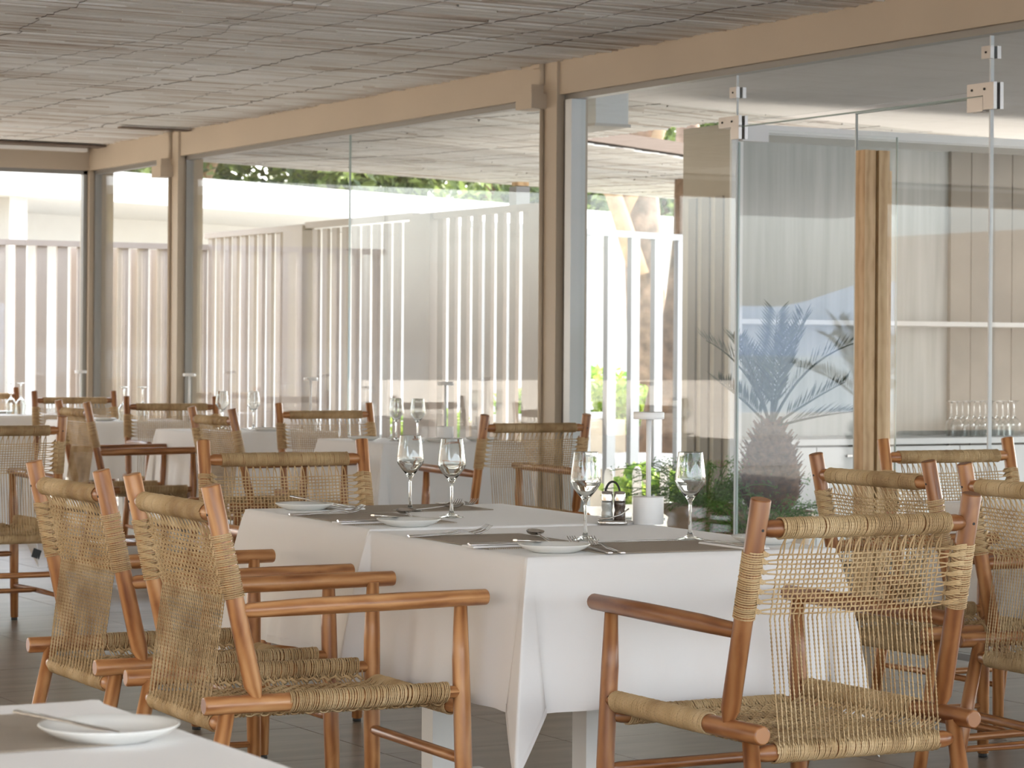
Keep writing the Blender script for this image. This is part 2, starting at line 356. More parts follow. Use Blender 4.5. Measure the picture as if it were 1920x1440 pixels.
sea = boxobj('sea', (-20000, -24000, -13), (24000, -14, -12), M['sea'], kind='structure'); sea['label'] = 'hazy bright sea below the terrace'
# hill across the bay (it shows only as a reflection in the open glass door)
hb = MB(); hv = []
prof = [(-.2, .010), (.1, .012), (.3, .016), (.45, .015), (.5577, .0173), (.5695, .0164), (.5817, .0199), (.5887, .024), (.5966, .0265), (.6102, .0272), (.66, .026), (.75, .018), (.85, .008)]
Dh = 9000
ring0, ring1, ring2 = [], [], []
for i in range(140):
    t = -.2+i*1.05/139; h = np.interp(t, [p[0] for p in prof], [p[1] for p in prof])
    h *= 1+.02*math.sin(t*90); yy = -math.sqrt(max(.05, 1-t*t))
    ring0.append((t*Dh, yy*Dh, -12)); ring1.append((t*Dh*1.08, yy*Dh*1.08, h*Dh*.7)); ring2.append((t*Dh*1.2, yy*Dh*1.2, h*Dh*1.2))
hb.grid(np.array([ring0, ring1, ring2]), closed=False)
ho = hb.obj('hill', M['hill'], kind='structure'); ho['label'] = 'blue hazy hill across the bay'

# ---------------------------------------------------------------- reed ceilings
def clip_line(poly, p, d):
    """interval of p+t*d inside a convex polygon"""
    t0, t1 = -1e9, 1e9; k = len(poly); c = np.mean(poly, axis=0)
    for i in range(k):
        a, b = np.array(poly[i]), np.array(poly[(i+1) % k]); nrm = np.array([-(b-a)[1], (b-a)[0]])
        if np.dot(nrm, c-a) < 0: nrm = -nrm
        den = np.dot(nrm, d); num = np.dot(nrm, a-p)
        if abs(den) < 1e-9:
            if num > 0: return None
            continue
        t = num/den
        if den > 0: t0 = max(t0, t)
        else: t1 = min(t1, t)
    return (t0, t1) if t1 > t0+.03 else None
def reed_field(name, poly, z, ang, dia, parent, lmin=.7, lmax=2.4, wires=.33, rough=.0045, m='reed'):
    d = np.array([math.cos(ang), math.sin(ang)]); nn = np.array([-d[1], d[0]])
    P = np.array(poly); s0, s1 = (P@nn).min(), (P@nn).max()
    mb = MB(); s = s0
    while s < s1:
        seg = clip_line(poly, nn*s, d); w_ = dia*RNG.uniform(.75, 1.3)
        if seg:
            t = seg[0]-RNG.uniform(0, .02)
            while t < seg[1]:
                L = RNG.uniform(lmin, lmax); t2 = min(t+L, seg[1]+RNG.uniform(0, .02))
                zz = z+RNG.uniform(-rough, rough)-(.006 if RNG.random() < .04 else 0)
                r = w_*.5*RNG.uniform(.85, 1.05); off = RNG.uniform(-.003, .003); off2 = off+RNG.uniform(-.006, .006)
                k = 3; rings = []
                for q in range(k):
                    f = q/(k-1); c = d*(t+(t2-t)*f)+nn*(s+off*(1-f)+off2*f); zq = zz+RNG.uniform(-.0015, .0015)
                    rings.append([(c[0]+nn[0]*r*a, c[1]+nn[1]*r*a, zq+r*b) for a, b in ((-1, .35), (-.62, -.5), (0, -.95), (.62, -.5), (1, .35))])
                mb.grid(np.array(rings), closed=False); t = t2+RNG.uniform(.0, .012)
        s += w_*.93
    o = mb.obj(name, M[m], parent, 'stuff')
    wb = MB(); t0, t1 = (P@d).min(), (P@d).max(); t = t0+.1
    while t < t1:
        seg = clip_line(poly, d*t, nn)
        if seg and seg[1]-seg[0] > .3:
            q = max(3, int((seg[1]-seg[0])/.045)); ss = np.linspace(seg[0], seg[1], q); pts = []
            drift = np.cumsum(RNG.normal(0, .012, q)); drift -= np.linspace(0, drift[-1], q)*.6
            for i in range(q):
                c = d*(t+drift[i])+nn*ss[i]; pts.append((c[0], c[1], z-dia*.55-.001-(i % 2)*.003))
            wb.tube(pts, .0017 if RNG.random() < .25 else .0009, 3, cap=False)
        t += wires*RNG.uniform(.7, 1.3)
    wb.obj('binding_wire', M['wire'], parent, 'stuff')
    return o
roof = boxobj('ceiling', (-3.6, YO, ZC+.035), (G+.14, YF+.3, ZC+.2), M['reed_gap'], kind='structure'); roof['label'] = 'ceiling lined with whitewashed split reeds'
reed_field('reed_lining', [(1.8, 7.0), (G+.02, 7.0), (G+.02, YF), (1.8, YF)], ZC+.012, .02, .016, roof, wires=.42)
boxobj('reed_lining_near', (-3.55, YO+.05, ZC+.01), (1.8, YF, ZC+.034), M['reed'], roof, 'stuff')
boxobj('reed_lining_front', (1.8, YO+.05, ZC+.01), (G, 7.0, ZC+.034), M['reed'], roof, 'stuff')
# dark strips hung just under the reeds to draw splits in the lining
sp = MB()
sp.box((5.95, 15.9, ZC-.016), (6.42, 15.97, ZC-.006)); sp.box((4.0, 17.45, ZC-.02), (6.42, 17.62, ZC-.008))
sp.obj('split_strip', M['reed_gap'], roof, 'stuff')

# exterior roofs
def slab(name, poly, z0, z1, m, label, parent=None):
    q = MB(); k = len(poly); P = np.array([[(x, y, z) for x, y in poly] for z in (z0, z1)]); q.grid(P, True, False, True)
    o = q.obj(name, m, parent, None if parent else 'structure')
    if label: o['label'] = label
    return o
c1 = slab('canopy_ceiling', [(G+.14, YO), (16.5, YO), (16.5, 14.9), (10.49, 13.48), (G+.14, 12.4)], ZC, ZC+.2, M['canopy'], 'smooth grey plaster canopy outside the glass doors')
p1 = slab('pergola_near', [(G+.14, 12.4), (8.95, 13.05), (8.95, 15.5), (G+.14, 15.5)], ZC+.035, ZC+.12, M['reed_gap'], 'reed covered pergola beside the glass wall')
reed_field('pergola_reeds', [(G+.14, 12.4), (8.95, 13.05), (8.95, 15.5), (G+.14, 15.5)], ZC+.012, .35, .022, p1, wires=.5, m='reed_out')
p1b = slab('pergola_right', [(8.95, 13.05), (13, 14.1), (13, 14.75), (8.95, 13.6)], ZC+.035, ZC+.12, M['reed_gap'], 'reed strip beyond the grey canopy')
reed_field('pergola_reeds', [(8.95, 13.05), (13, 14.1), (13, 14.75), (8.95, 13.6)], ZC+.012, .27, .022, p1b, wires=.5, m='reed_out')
p2poly = [(G+.14, 15.5), (8.95, 15.5), (14.2, 18.6), (14.2, 21.05), (G+.14, 18.3)]
p2 = slab('pergola_far', p2poly, ZC+.035, ZC+.12, M['reed_gap'], 'reed covered pergola in front of the garden building')
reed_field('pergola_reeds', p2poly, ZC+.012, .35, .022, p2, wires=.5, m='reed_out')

# ---------------------------------------------------------------- beams, posts, glass walls
bm = boxobj('trim_1', (G-.06, YO, ZB), (G+.14, YF+.14, ZC+.04), M['beam'], kind='structure'); bm['label'] = 'long cream painted beam over the side glass wall'
bm2 = boxobj('trim_2', (-3.6, YF-.06, ZB), (G-.06, YF+.14, ZC+.012), M['beam'], kind='structure'); bm2['label'] = 'cream painted beam over the end glass wall'
boxobj('reed_edge', (-3.6, YF-.13, ZC-.035), (G-.1, YF-.06, ZC-.01), M['reed'], bm2, 'stuff')
def post(n, y0, y1, label, box=None):
    o = boxobj('trim_%d' % n, (G-.075, y0, 0), (G+.1, y1, ZC), M['beam'], kind='structure'); o['label'] = label
    q = MB(); q.box((G-.10, y1-.03, ZC-.02), (G-.072, y1+.05, ZC-.0)); q.obj('bracket', M['beam'], o)
    if box:
        q = MB(); q.box((G-.16, y1-.06, box), (G-.06, y1+.10, box+.075)); q.box((G-.145, y1-.03, box+.075), (G-.075, y1+.05, box+.12)); q.obj('junction_box', M['beam'], o)
        q = MB(); q.tube([(G-.085, y1-.03, box), (G-.085, y1-.03, 0)], .011, 8); q.obj('conduit', M['beam'], o)
        q = MB(); q.tube([(G-.085, y1-.03, box+.12), (G-.085, y1-.03, ZC)], .013, 8); q.obj('conduit', M['beam'], o)
    return o
post(3, 11.20, 11.36, 'cream steel post left of the glass doors', 2.47-.12)
post(4, 16.13, 16.28, 'cream steel post near the far corner', 2.28)
cp = boxobj('trim_5', (G-.06, YF-.06, 0), (G+.12, YF+.12, ZB), M['beam'], kind='structure'); cp['label'] = 'cream corner post of the glass walls'
cpn = 7
def window(n, axis, a, b, z0, z1, label, seams=(), off=0.0, frame=.022, fm='alu'):
    """a pane (or several) in a thin metal profile; axis 'y': in the plane x=G, axis 'x': in the plane y=YF"""
    r = empty('window_%d' % n, (0, 0, 0)); r['kind'] = 'structure'; r['label'] = label
    def bx(p, q, m, nm, th=.02, dz=(z0, z1)):
        if axis == 'y': return boxobj(nm, (G+off-th/2, p, dz[0]), (G+off+th/2, q, dz[1]), m, r)
        return boxobj(nm, (p, YF+off-th/2, dz[0]), (q, YF+off+th/2, dz[1]), m, r)
    edges = [a]+list(seams)+[b]
    for i in range(len(edges)-1): bx(edges[i]+.004, edges[i+1]-.004, M['pane'], 'pane', .010, (z0+.02, z1-.01))
    for s_ in seams: bx(s_-.003, s_+.003, M['pane_edge'], 'joint', .011)
    if frame:
        bx(a, b, M[fm], 'head_profile', .05, (z1-.027, z1)); bx(a, b, M[fm], 'sill_profile', .05, (z0, z0+.03))
        bx(a, a+frame, M[fm], 'jamb_profile', .05); bx(b-frame, b, M[fm], 'jamb_profile', .05)
    return r
window(1, 'y', 16.28, YF-.06, 0, ZB, 'glass pane between the corner and the first post')
window(2, 'y', 11.36, 16.13, 0, ZB, 'wide glazing between the two posts, jointed in the middle', seams=(13.69,))
w3 = window(3, 'y', 9.735, 11.20, 0, ZB, 'fixed glass sidelight left of the doors', frame=0)
for nm, a, b, mm in (('head_profile', (G-.03, 9.735, ZB-.027), (G+.03, 11.2, ZB), 'alu'), ('jamb_profile', (G-.05, 11.10, 0), (G+.03, 11.16, ZB-.027), 'alu_white'), ('jamb_profile', (G-.035, 11.165, 0), (G+.03, 11.2, ZB-.027), 'alu')):
    boxobj(nm, a, b, M[mm], w3)
boxobj('glass_edge', (G-.005, 9.735, 0.02), (G+.005, 9.739, ZB-.03), M['alu_white'], w3)
w4 = window(4, 'y', 8.0, 9.735, 2.155, ZB, 'glass transom over the double doors', frame=0)
boxobj('head_profile', (G-.03, 8.0, ZB-.027), (G+.03, 9.735, ZB), M['alu'], w4); boxobj('glass_edge', (G-.006, 8.0, 2.152), (G+.006, 9.735, 2.158), M['pane_edge'], w4)
w5 = window(5, 'y', 3.0, 8.0, 0, ZB, 'fixed glass pane right of the doors', frame=0)
boxobj('head_profile', (G-.03, YO, ZB-.027), (G+.03, 8.0, ZB), M['alu'], w5); boxobj('glass_edge', (G-.008, 7.992, .02), (G+.008, 8.0, ZB-.03), M['alu_white'], w5)
window(6, 'x', 1.6, G-.06, 0, ZB, 'glass wall at the far end of the room', seams=(4.2,), frame=.03)
def clip(y, z, par):
    q = MB(); q.box((G-.026, y-.027, z-.024), (G-.008, y+.027, z+.024)); q.box((G+.008, y-.027, z-.024), (G+.026, y+.027, z+.024)); o = q.obj('clip', M['chrome'], par)
    s_ = MB(); s_.tube([(G-.029, y, z), (G-.025, y, z)], .004, 8); s_.obj('screw', M['rubber'], o)
clip(9.735, 2.305, w4); clip(8.0, 2.318, w4)
def patch(par, y, z, side):
    q = MB()
    for x0, x1 in ((G-.024, G-.008), (G+.008, G+.024)):
        q.box((x0, y-.045, z), (x1, y+.115*1, z+.048)); q.box((x0, y-.045, z-.055), (x1, y+.018, z))
    o = q.obj('hinge_patch', M['chrome'], par)
    for dy in (.0, .075):
        s_ = MB(); s_.tube([(G-.027, y+dy+.01, z+.024), (G-.023, y+dy+.01, z+.024)], .005, 8); s_.obj('screw', M['rubber'], o)
patch(w4, 8.0, 2.155, 1); patch(w4, 9.735, 2.155, 1)
# doors
def door(n, along, label, w_=.868):
    r = empty('door_%d' % n); r['kind'] = 'structure'; r['label'] = label
    if along == 'y':
        boxobj('pane', (G-.005, 8.004, .01), (G+.005, 8.0+w_-.012, 2.149), M['pane'], r)
        boxobj('glass_edge', (G-.005, 8.0+w_-.012, .01), (G+.005, 8.0+w_-.006, 2.149), M['alu_white'], r)
        boxobj('glass_edge', (G-.005, 8.004, 2.146), (G+.005, 8.0+w_-.008, 2.150), M['pane_edge'], r)
        y = 8.715
        for x0 in (G-.062, G+.008): boxobj('timber_handle', (x0, y, .12), (x0+.054, y+.062, 1.99), M['timber'], r)
        boxobj('hinge_plate', (G-.024, 8.02, 2.095), (G-.008, 8.115, 2.15), M['chrome'], r); boxobj('hinge_plate', (G+.008, 8.02, 2.095), (G+.024, 8.115, 2.15), M['chrome'], r)
    else:
        Y0 = 9.735
        boxobj('pane', (G+.012, Y0-.005, .01), (G+w_, Y0+.005, 2.149), M['pane'], r)
        boxobj('glass_edge', (G+w_, Y0-.005, .01), (G+w_+.004, Y0+.005, 2.149), M['pane_edge'], r)
        boxobj('glass_edge', (G+.004, Y0-.006, .01), (G+.012, Y0+.006, 2.09), M['pane_edge'], r)
        boxobj('hinge_plate', (G+.012, Y0-.024, 2.095), (G+.15, Y0-.008, 2.15), M['kiosk'], r)
        boxobj('hinge_plate', (G+.012, Y0+.008, 2.095), (G+.15, Y0+.024, 2.15), M['chrome'], r)
        x = G+.745
        for y0 in (Y0-.062, Y0+.008): boxobj('timber_handle', (x-.012, y0, .12), (x+.05, y0+.054, 1.99), M['timber'], r)
    return r
door(1, 'y', 'closed glass door leaf with a tall timber pull handle'); door(2, 'x', 'glass door leaf standing open, mirroring sea and hill')
# solid rear side of the terrace and garden wall behind the camera's left shoulder
gw = boxobj('wall_left', (-7.2, YO, -.2), (-7.0, 30, 2.6), M['gardenwall'], kind='structure'); gw['label'] = 'brown rendered garden wall along the open left side'
boxobj('garden_path', (-60, YO, -.2), (-3.6, 90, -.015), M['soil'], kind='structure')['label'] = 'pale paving at the open left side'

# ---------------------------------------------------------------- slatted fences outside
def fence(label, p0, p1, z1, pitch, w_, t, m, wide=(), post_w=.3, rail_steps=()):
    r = empty('slat_fence', (p0[0], p0[1], 0), math.atan2(p1[1]-p0[1], p1[0]-p0[0])); tag(r, label, 'fence', None, None)
    L = math.hypot(p1[0]-p0[0], p1[1]-p0[1])
    sm = MB(); sm.box((-w_/2, -t/2, -.02), (w_/2, t/2, z1-.045)); me = sm.mesh('slat', m)
    s_ = pitch*.5
    while s_ < L:
        if not any(a-.02 < s_ < b+.02 for a, b in wide):
            o = bpy.data.objects.new('slat', me); COL.objects.link(o); o.parent = r; o.location = (s_, RNG.uniform(-.002, .002), 0); o.rotation_euler = (0, 0, RNG.uniform(-.02, .02))
        s_ += pitch
    for a, b in wide: boxobj('fence_post', (a, -.05, -.02), (b, .05, z1-.01), m, r)
    st = [0]+[q for q in rail_steps]+[L]
    for i in range(len(st)-1): boxobj('top_rail', (st[i], -.03, z1-.045+.012*(i % 2)), (st[i+1], .03, z1+.012*(i % 2)), m, r)
    return r
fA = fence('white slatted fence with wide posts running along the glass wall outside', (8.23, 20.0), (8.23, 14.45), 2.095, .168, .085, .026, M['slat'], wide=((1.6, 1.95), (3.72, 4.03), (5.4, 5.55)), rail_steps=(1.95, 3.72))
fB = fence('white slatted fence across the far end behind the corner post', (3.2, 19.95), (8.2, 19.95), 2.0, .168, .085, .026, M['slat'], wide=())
sm_ = bpy.data.objects['slat'].data
for o_ in [o for o in fB.children if o.name.startswith('slat')]:
    sm2 = o_.data
for k_ in range(7):
    o = bpy.data.objects.new('slat', sm2); COL.objects.link(o); o.parent = fB; o.location = (3.95+.168*k_, .16, 0)
fC = fence('pale grey open railing in front of the pine trunks', (8.5, 16.03), (12.6, 17.76), 2.05, .30, .105, .04, M['slat_grey'])

# ---------------------------------------------------------------- kiosk with shelves
kr = empty('bar_kiosk', (8.03, 12.1, 0)); tag(kr, 'white outdoor bar cabinet with shelf, counter and grey back panel', 'cabinet')
KW, KD, KZ = 3.6, .47, 2.413
boxobj('side_panel', (0, .0, 0), (.022, KD, KZ), M['panel_beige'], kr); boxobj('pillar', (.0, -.02, 0), (.075, .0, KZ), M['kiosk'], kr)
for i in range(3): boxobj('reflection_strip', (-.012, .05+i*.135, 0), (.0, .05+i*.135+.075, 2.02), M['panel_brown'], kr)  # added strips stand for bands reflected in the side panel, no real battens
boxobj('fascia', (.075, -.02, KZ-.045), (KW, .02, KZ), M['kiosk'], kr); boxobj('roof_board', (.022, .02, KZ-.05), (KW, KD, KZ-.01), M['kiosk'], kr)
boxobj('back_panel', (.022, KD-.02, 0), (1.85, KD, KZ-.05), M['panel'], kr)
for i in range(11): boxobj('back_stripe', (1.85+i*.155, KD-.05, 0), (1.85+i*.155+.147, KD-.02, KZ-.05), M['panel_brown'], kr)  # row of brown strips drawing vertical stripes at this end
boxobj('shelf', (.075, .0, 1.322), (KW, KD-.02, 1.348), M['kiosk'], kr); boxobj('counter', (.075, -.03, .652), (KW, KD-.02, .685), M['kiosk'], kr)
for i in range(7):
    d_ = boxobj('cupboard_door', (.08+i*.5, -.02, .05), (.08+i*.5+.492, .0, .64), M['kiosk'], kr)
    boxobj('door_handle', (.08+i*.5+.2, -.03, .585), (.08+i*.5+.3, -.02, .597), M['chrome'], d_)
boxobj('plinth', (.08, .0, 0), (KW, .03, .05), M['kiosk'], kr)

# ---------------------------------------------------------------- garden building, wall lamp, hanging duct
ba = math.atan2(2.53, 5.4)
gb = empty('garden_bungalow', (2.0, 23.16, 0), ba); tag(gb, 'low white garden building with a deep flat roof beyond the fence', 'building')
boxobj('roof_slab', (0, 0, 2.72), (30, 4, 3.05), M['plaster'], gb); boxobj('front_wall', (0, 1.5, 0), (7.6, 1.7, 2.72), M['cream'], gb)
boxobj('side_wall', (7.6, .3, 0), (7.85, 3.9, 2.72), M['plaster'], gb); boxobj('front_wall', (7.85, 2.6, 0), (30, 2.8, 2.72), M['plaster'], gb)
dk = empty('duct', (7.12, 12.0, 0)); tag(dk, 'pale grey boxed duct hanging under the canopy beside the post', 'duct')
boxobj('casing', (0, 0, 2.365), (.20, .45, ZC), M['alu_white'], dk); boxobj('bottom_flange', (-.01, -.01, 2.35), (.21, .46, 2.365), M['plaster'], dk)
wl = empty('wall_lamp', (8.42, 15.2, 0)); tag(wl, 'small grey box lamp on a bracket above the fence corner', 'lamp')
boxobj('housing', (0, 0, 2.09), (.10, .1, 2.24), M['slat_grey'], wl); boxobj('lens', (.01, -.005, 2.245), (.09, .08, 2.27), M['timber'], wl); boxobj('arm', (.03, .1, 2.03), (.07, .13, 2.2), M['slat_grey'], wl)

# ---------------------------------------------------------------- plants
def leaves(mb, centers, size, aspect=.5, flat=False):
    k = len(centers); a = RNG.normal(size=(k, 3)); a /= np.linalg.norm(a, axis=1)[:, None]; b = RNG.normal(size=(k, 3)); b -= (b*a).sum(1)[:, None]*a; b /= np.linalg.norm(b, axis=1)[:, None]
    s_ = size*RNG.uniform(.6, 1.3, k)[:, None]; c = np.asarray(centers)
    n_ = np.cross(a, b)*s_*.12
    mb.quads(np.stack([c-a*s_, c+b*s_*aspect+n_, c+a*s_, c-b*s_*aspect+n_], 1))
def crown_pts(c, rad, k, clumps=22):
    cc = RNG.normal(size=(clumps, 3)); cc /= np.linalg.norm(cc, axis=1)[:, None]; cc = cc*RNG.uniform(.45, .95, clumps)[:, None]*np.array(rad)+np.array(c)
    i = RNG.integers(0, clumps, k); p = RNG.normal(size=(k, 3)); p /= np.linalg.norm(p, axis=1)[:, None]
    return cc[i]+p*RNG.uniform(.5, 1, k)[:, None]*np.array(rad)*.36
def tree(name, label, x, y, h, rad, trunk_r, k=5000, lean=(0, 0), m='leaf_tree', group=None, bm_='bark', size=.09, branches=5, cz=None):
    r = empty(name, (x, y, 0)); tag(r, label, 'tree', group)
    cz = cz or h*.68; top = (lean[0], lean[1], cz)
    q = MB(); zz = np.linspace(0, 1, 8); pts = [(lean[0]*t**1.5+.06*math.sin(5*t+x), lean[1]*t**1.5+.05*math.cos(4*t+y), -.1+cz*t) for t in zz]
    q.tube(pts, trunk_r*(1.25-.75*zz), 14); q.obj('trunk', M[bm_], r)
    q = MB()
    for i in range(branches):
        a = i*2.4+x; st = np.array(pts[4+i % 3]); en = np.array(top)+np.array((math.cos(a)*rad[0]*.7, math.sin(a)*rad[1]*.7, rad[2]*RNG.uniform(-.2, .5))); mid = (st+en)/2+np.array((0, 0, .25))
        q.tube([st, mid, en], [trunk_r*.5, trunk_r*.34, trunk_r*.15], 8)
    q.obj('branches', M['branch'], r)
    q = MB(); leaves(q, crown_pts((lean[0], lean[1], cz+rad[2]*.25), rad, k), size); q.obj('foliage', M[m], r, 'stuff')
    return r
TL = ['pine crown above the left end of the bungalow roof', 'dense pine behind the middle of the bungalow roof', 'pine with lit needles beyond the fence top', 'pale limbed pine seen over the grey railing', 'dark pine behind the kiosk', 'pine rising behind the first glass pane', 'tall pine between the middle and right roof pines']
for i, (x, y, h) in enumerate(((10.5, 33.5, 6.4), (14.2, 35.5, 6.8), (17.2, 37.0, 6.6), (20.6, 38.6, 6.3), (25.5, 41.0, 7.0), (6.0, 33.0, 6.2), (23.0, 40, 7.5))):
    tree('pine_tree', TL[i], x, y, h, (2.6, 2.6, 2.1), .22, k=9000, lean=(RNG.uniform(-.5, .5), 0), size=.11, cz=4.3)
for i, (x, y) in enumerate(((-11, 1.5), (-11.5, 7.5), (-11, 13.5), (-12, 19.5), (-11.5, 26))):
    tree('broad_tree', '%s leafy tree over the left garden wall, seen only mirrored' % ('nearest', 'second', 'middle', 'fourth', 'farthest')[i], x, y, 8, (3.4, 3.6, 3.2), .25, k=5200, size=.16, cz=4.6, group='trees behind the left garden wall')
pt = tree('pine_tree', 'rough brown pine trunk with twin limbs behind the grey railing', 13.55, 21.9, 6, (1.6, 1.2, 1.0), .21, k=1500, lean=(.35, .5), size=.1, cz=4.8)
q = MB(); q.tube([(13.55, 21.9, 1.9), (13.3, 22.0, 2.7), (12.7, 22.2, 3.3), (12.3, 22.3, 3.8)], [.10, .085, .07, .05], 10); q.tube([(13.4, 22, 2.5), (13.75, 22, 3.1), (14.0, 22, 3.8)], [.08, .065, .05], 10)
lo = q.obj('limbs', M['branch'], pt); lo.location = (-13.6, -21.9, 0)
pt2 = empty('pine_tree', (11.55, 18.30, 0)); tag(pt2, 'dark leaning pine trunk right of the twin limbed pine', 'tree')
q = MB(); q.tube([(-.10, .02, -.1), (-.02, 0, .6), (.04, -.02, 1.1), (.08, -.05, 1.6), (.12, -.07, 2.1), (.4, .3, 4.4)], [.24, .19, .145, .11, .10, .09], 14); q.obj('trunk', M['bark'], pt2)
q = MB(); leaves(q, crown_pts((.5, .5, 4.9), (1.1, 1.1, .7), 1800), .09); q.obj('foliage', M['leaf_tree'], pt2, 'stuff')
def shrub(label, x, y, rad, k, m, size, z0=0, name='shrub', group=None):
    r = empty(name, (x, y, 0)); tag(r, label, 'shrub', group)
    q = MB(); leaves(q, crown_pts((0, 0, z0+rad[2]), rad, k, 14), size, .55); q.obj('foliage', M[m], r, 'stuff')
    q = MB()
    for i in range(5): a = i*1.3; q.tube([(0, 0, z0-.05), (math.cos(a)*rad[0]*.3, math.sin(a)*rad[1]*.3, z0+rad[2]*.6), (math.cos(a)*rad[0]*.6, math.sin(a)*rad[1]*.6, z0+rad[2]*1.2)], [.02, .014, .008], 6)
    q.obj('stems', M['bark'], r)
shrub('bright yellow-green shrub behind the railing left of the pine trunk', 12.2, 20.7, (.75, .6, .42), 3600, 'leaf_bright', .05, .28)
shrub('small green shrub at the foot of the pine trunk', 13.5, 20.2, (.5, .45, .3), 1800, 'leaf_bright', .05, .1)
shrub('low green hedge plant glowing behind the fence gaps', 10.4, 19.8, (.9, .5, .35), 2600, 'leaf_bright', .05, .0)
shrub('green hedge plant at the foot of the stone bench', 10.05, 16.2, (.32, .2, .17), 1100, 'leaf_bright', .05, .0)
# stone bench with cushions
sb = empty('stone_bench', (9.85, 16.95, 0), .42); tag(sb, 'two step sandy stone bench with pale cushions beyond the railing', 'bench')
boxobj('rear_block', (0, .6, 0), (1.6, .95, .62), M['stone'], sb); boxobj('seat_block', (0, 0, 0), (1.6, .6, .28), M['stone'], sb)
q = MB(); q.tube([(-.02, .77, .64), (1.62, .77, .64)], .07, 12, rnd=.02, flat=.55); q.obj('back_cushion', M['cushion'], sb)
boxobj('seat_cushion', (.02, .0, .28), (1.58, .58, .36), M['cushion'], sb)
# pots with palm and asparagus fern
def potted(name, label, x, y, h, r_, cat='pot'):
    r = empty(name, (x, y, 0)); tag(r, label, cat)
    q = MB(); q.lathe([(r_*.55, 0), (r_*.6, .01), (r_*.9, h*.62), (r_*.97, h*.8), (r_*.93, h*.86), (r_*1.06, h*.9), (r_*1.08, h), (r_*.97, h), (r_*.9, h*.9), (0.001, h*.88)], 32); q.obj('pot', M['pot'], r)
    return r
def fern(r, h, k, spread, m='leaf_fern', up=.28):
    q = MB(); st = MB()
    for i in range(k):
        a = RNG.uniform(0, 2*PI); L = RNG.uniform(.15, spread); b0 = np.array((math.cos(a)*.08, math.sin(a)*.08, h)); zt = RNG.uniform(.02, up)
        pts = [b0, b0+np.array((math.cos(a)*L*.5, math.sin(a)*L*.5, zt)), b0+np.array((math.cos(a)*L, math.sin(a)*L, zt*.75-.06*RNG.random()))]
        t = np.linspace(0, 1, 6)[:, None]; P = (1-t)**2*pts[0]+2*t*(1-t)*pts[1]+t*t*pts[2]; st.tube(P, .0022, 3, cap=False)
        kk = 46; tt = RNG.uniform(.15, 1, kk)[:, None]; C = (1-tt)**2*pts[0]+2*tt*(1-tt)*pts[1]+tt*tt*pts[2]+RNG.normal(0, .016, (kk, 3)); leaves(q, C, .009, .28)
    q.obj('foliage', M[m], r, 'stuff'); st.obj('stems', M[m], r, 'stuff')
f1 = potted('potted_fern', 'feathery asparagus fern in a pale pot left of the palm', 6.93, 10.63, .44, .19, 'plant'); fern(f1, .44, 120, .42)
f2 = potted('potted_fern', 'feathery asparagus fern in a low pot beside the glass sidelight', 6.86, 10.1, .34, .17, 'plant'); fern(f2, .34, 70, .34, up=.22)
def palm_frond(q, st, base, az, elev, L, k=26, leaf=.16, droop=.5, wid=.012):
    d = np.array((math.cos(az)*math.cos(elev), math.sin(az)*math.cos(elev), math.sin(elev))); t = np.linspace(0, 1, 12)[:, None]
    out = np.array((math.cos(az), math.sin(az), 0)); P = np.array(base)+d*L*t+out*droop*.35*L*t**2-np.array((0, 0, 1))*droop*.42*L*t**2.2
    st.tube(P, np.linspace(.008, .002, 12), 5, cap=False)
    T = np.gradient(P, axis=0); T /= np.linalg.norm(T, axis=1)[:, None]
    for i in range(k):
        f = .22+.78*i/(k-1); j = f*11; j0 = min(10, int(j)); c = P[j0]+(P[j0+1]-P[j0])*(j-j0); tt = T[j0]
        side = np.cross(tt, np.array((0, 0, 1.))); side /= np.linalg.norm(side)+1e-9; upn = np.cross(side, tt)
        for sgn in (-1, 1):
            ll = leaf*(1-.55*abs(f-.5)*1.4)*RNG.uniform(.85, 1.1); dd = side*sgn*.62+tt*.68+upn*RNG.uniform(.15, .38); dd /= np.linalg.norm(dd)
            wv = np.cross(dd, upn); wv /= np.linalg.norm(wv)+1e-9; e1 = c+dd*ll*.45+wv*wid*.5; e2 = c+dd*ll*.45-wv*wid*.5
            q.quads([[c, e1, c+dd*ll, e2]])
def palm(label, x, y, pot_h, pot_r, trunk, fr):
    r = potted('potted_palm', label, x, y, pot_h, pot_r, 'plant')
    z0, z1, tr = trunk
    q = MB(); q.lathe([(tr*.7, z0), (tr*1.02, z0+(z1-z0)*.15), (tr*1.05, z0+(z1-z0)*.42), (tr*.85, z0+(z1-z0)*.7), (tr*.45, z0+(z1-z0)*.93), (.02, z1)], 20); tk = q.obj('trunk', M['palmbark'], r)
    q = MB(); golden = 2.39996
    for i in range(150):
        f = i/150; z = z0+(z1-z0)*f*.97; rr = np.interp(f, [0, .15, .42, .7, .93, 1], [tr*.7, tr*1.02, tr*1.05, tr*.85, tr*.45, tr*.25]); a = i*golden
        o_ = np.array((math.cos(a), math.sin(a), 0)); sd_ = np.array((-math.sin(a), math.cos(a), 0)); c = o_*rr+np.array((0, 0, z)); wd = .024; hh = .05
        tip = c+o_*.030+np.array((0, 0, hh)); q.quads([[c-sd_*wd-o_*.01, c+sd_*wd-o_*.01, tip+sd_*.009, tip-sd_*.009], [c-sd_*wd-o_*.004-np.array((0,0,.01)), c+sd_*wd-o_*.004-np.array((0,0,.01)), c+sd_*wd+o_*.012, c-sd_*wd+o_*.012]])
    q.obj('leaf_scars', M['palmbark'], r, 'stuff')
    for az, el, L, dr in fr:
        q = MB(); st = MB(); palm_frond(q, st, (0, 0, z1-.03), az, el, L, droop=dr); o = q.obj('frond', M['leaf_palm'], r); st.obj('frond_stem', M['leaf_palm'], o)
RGT = -TH
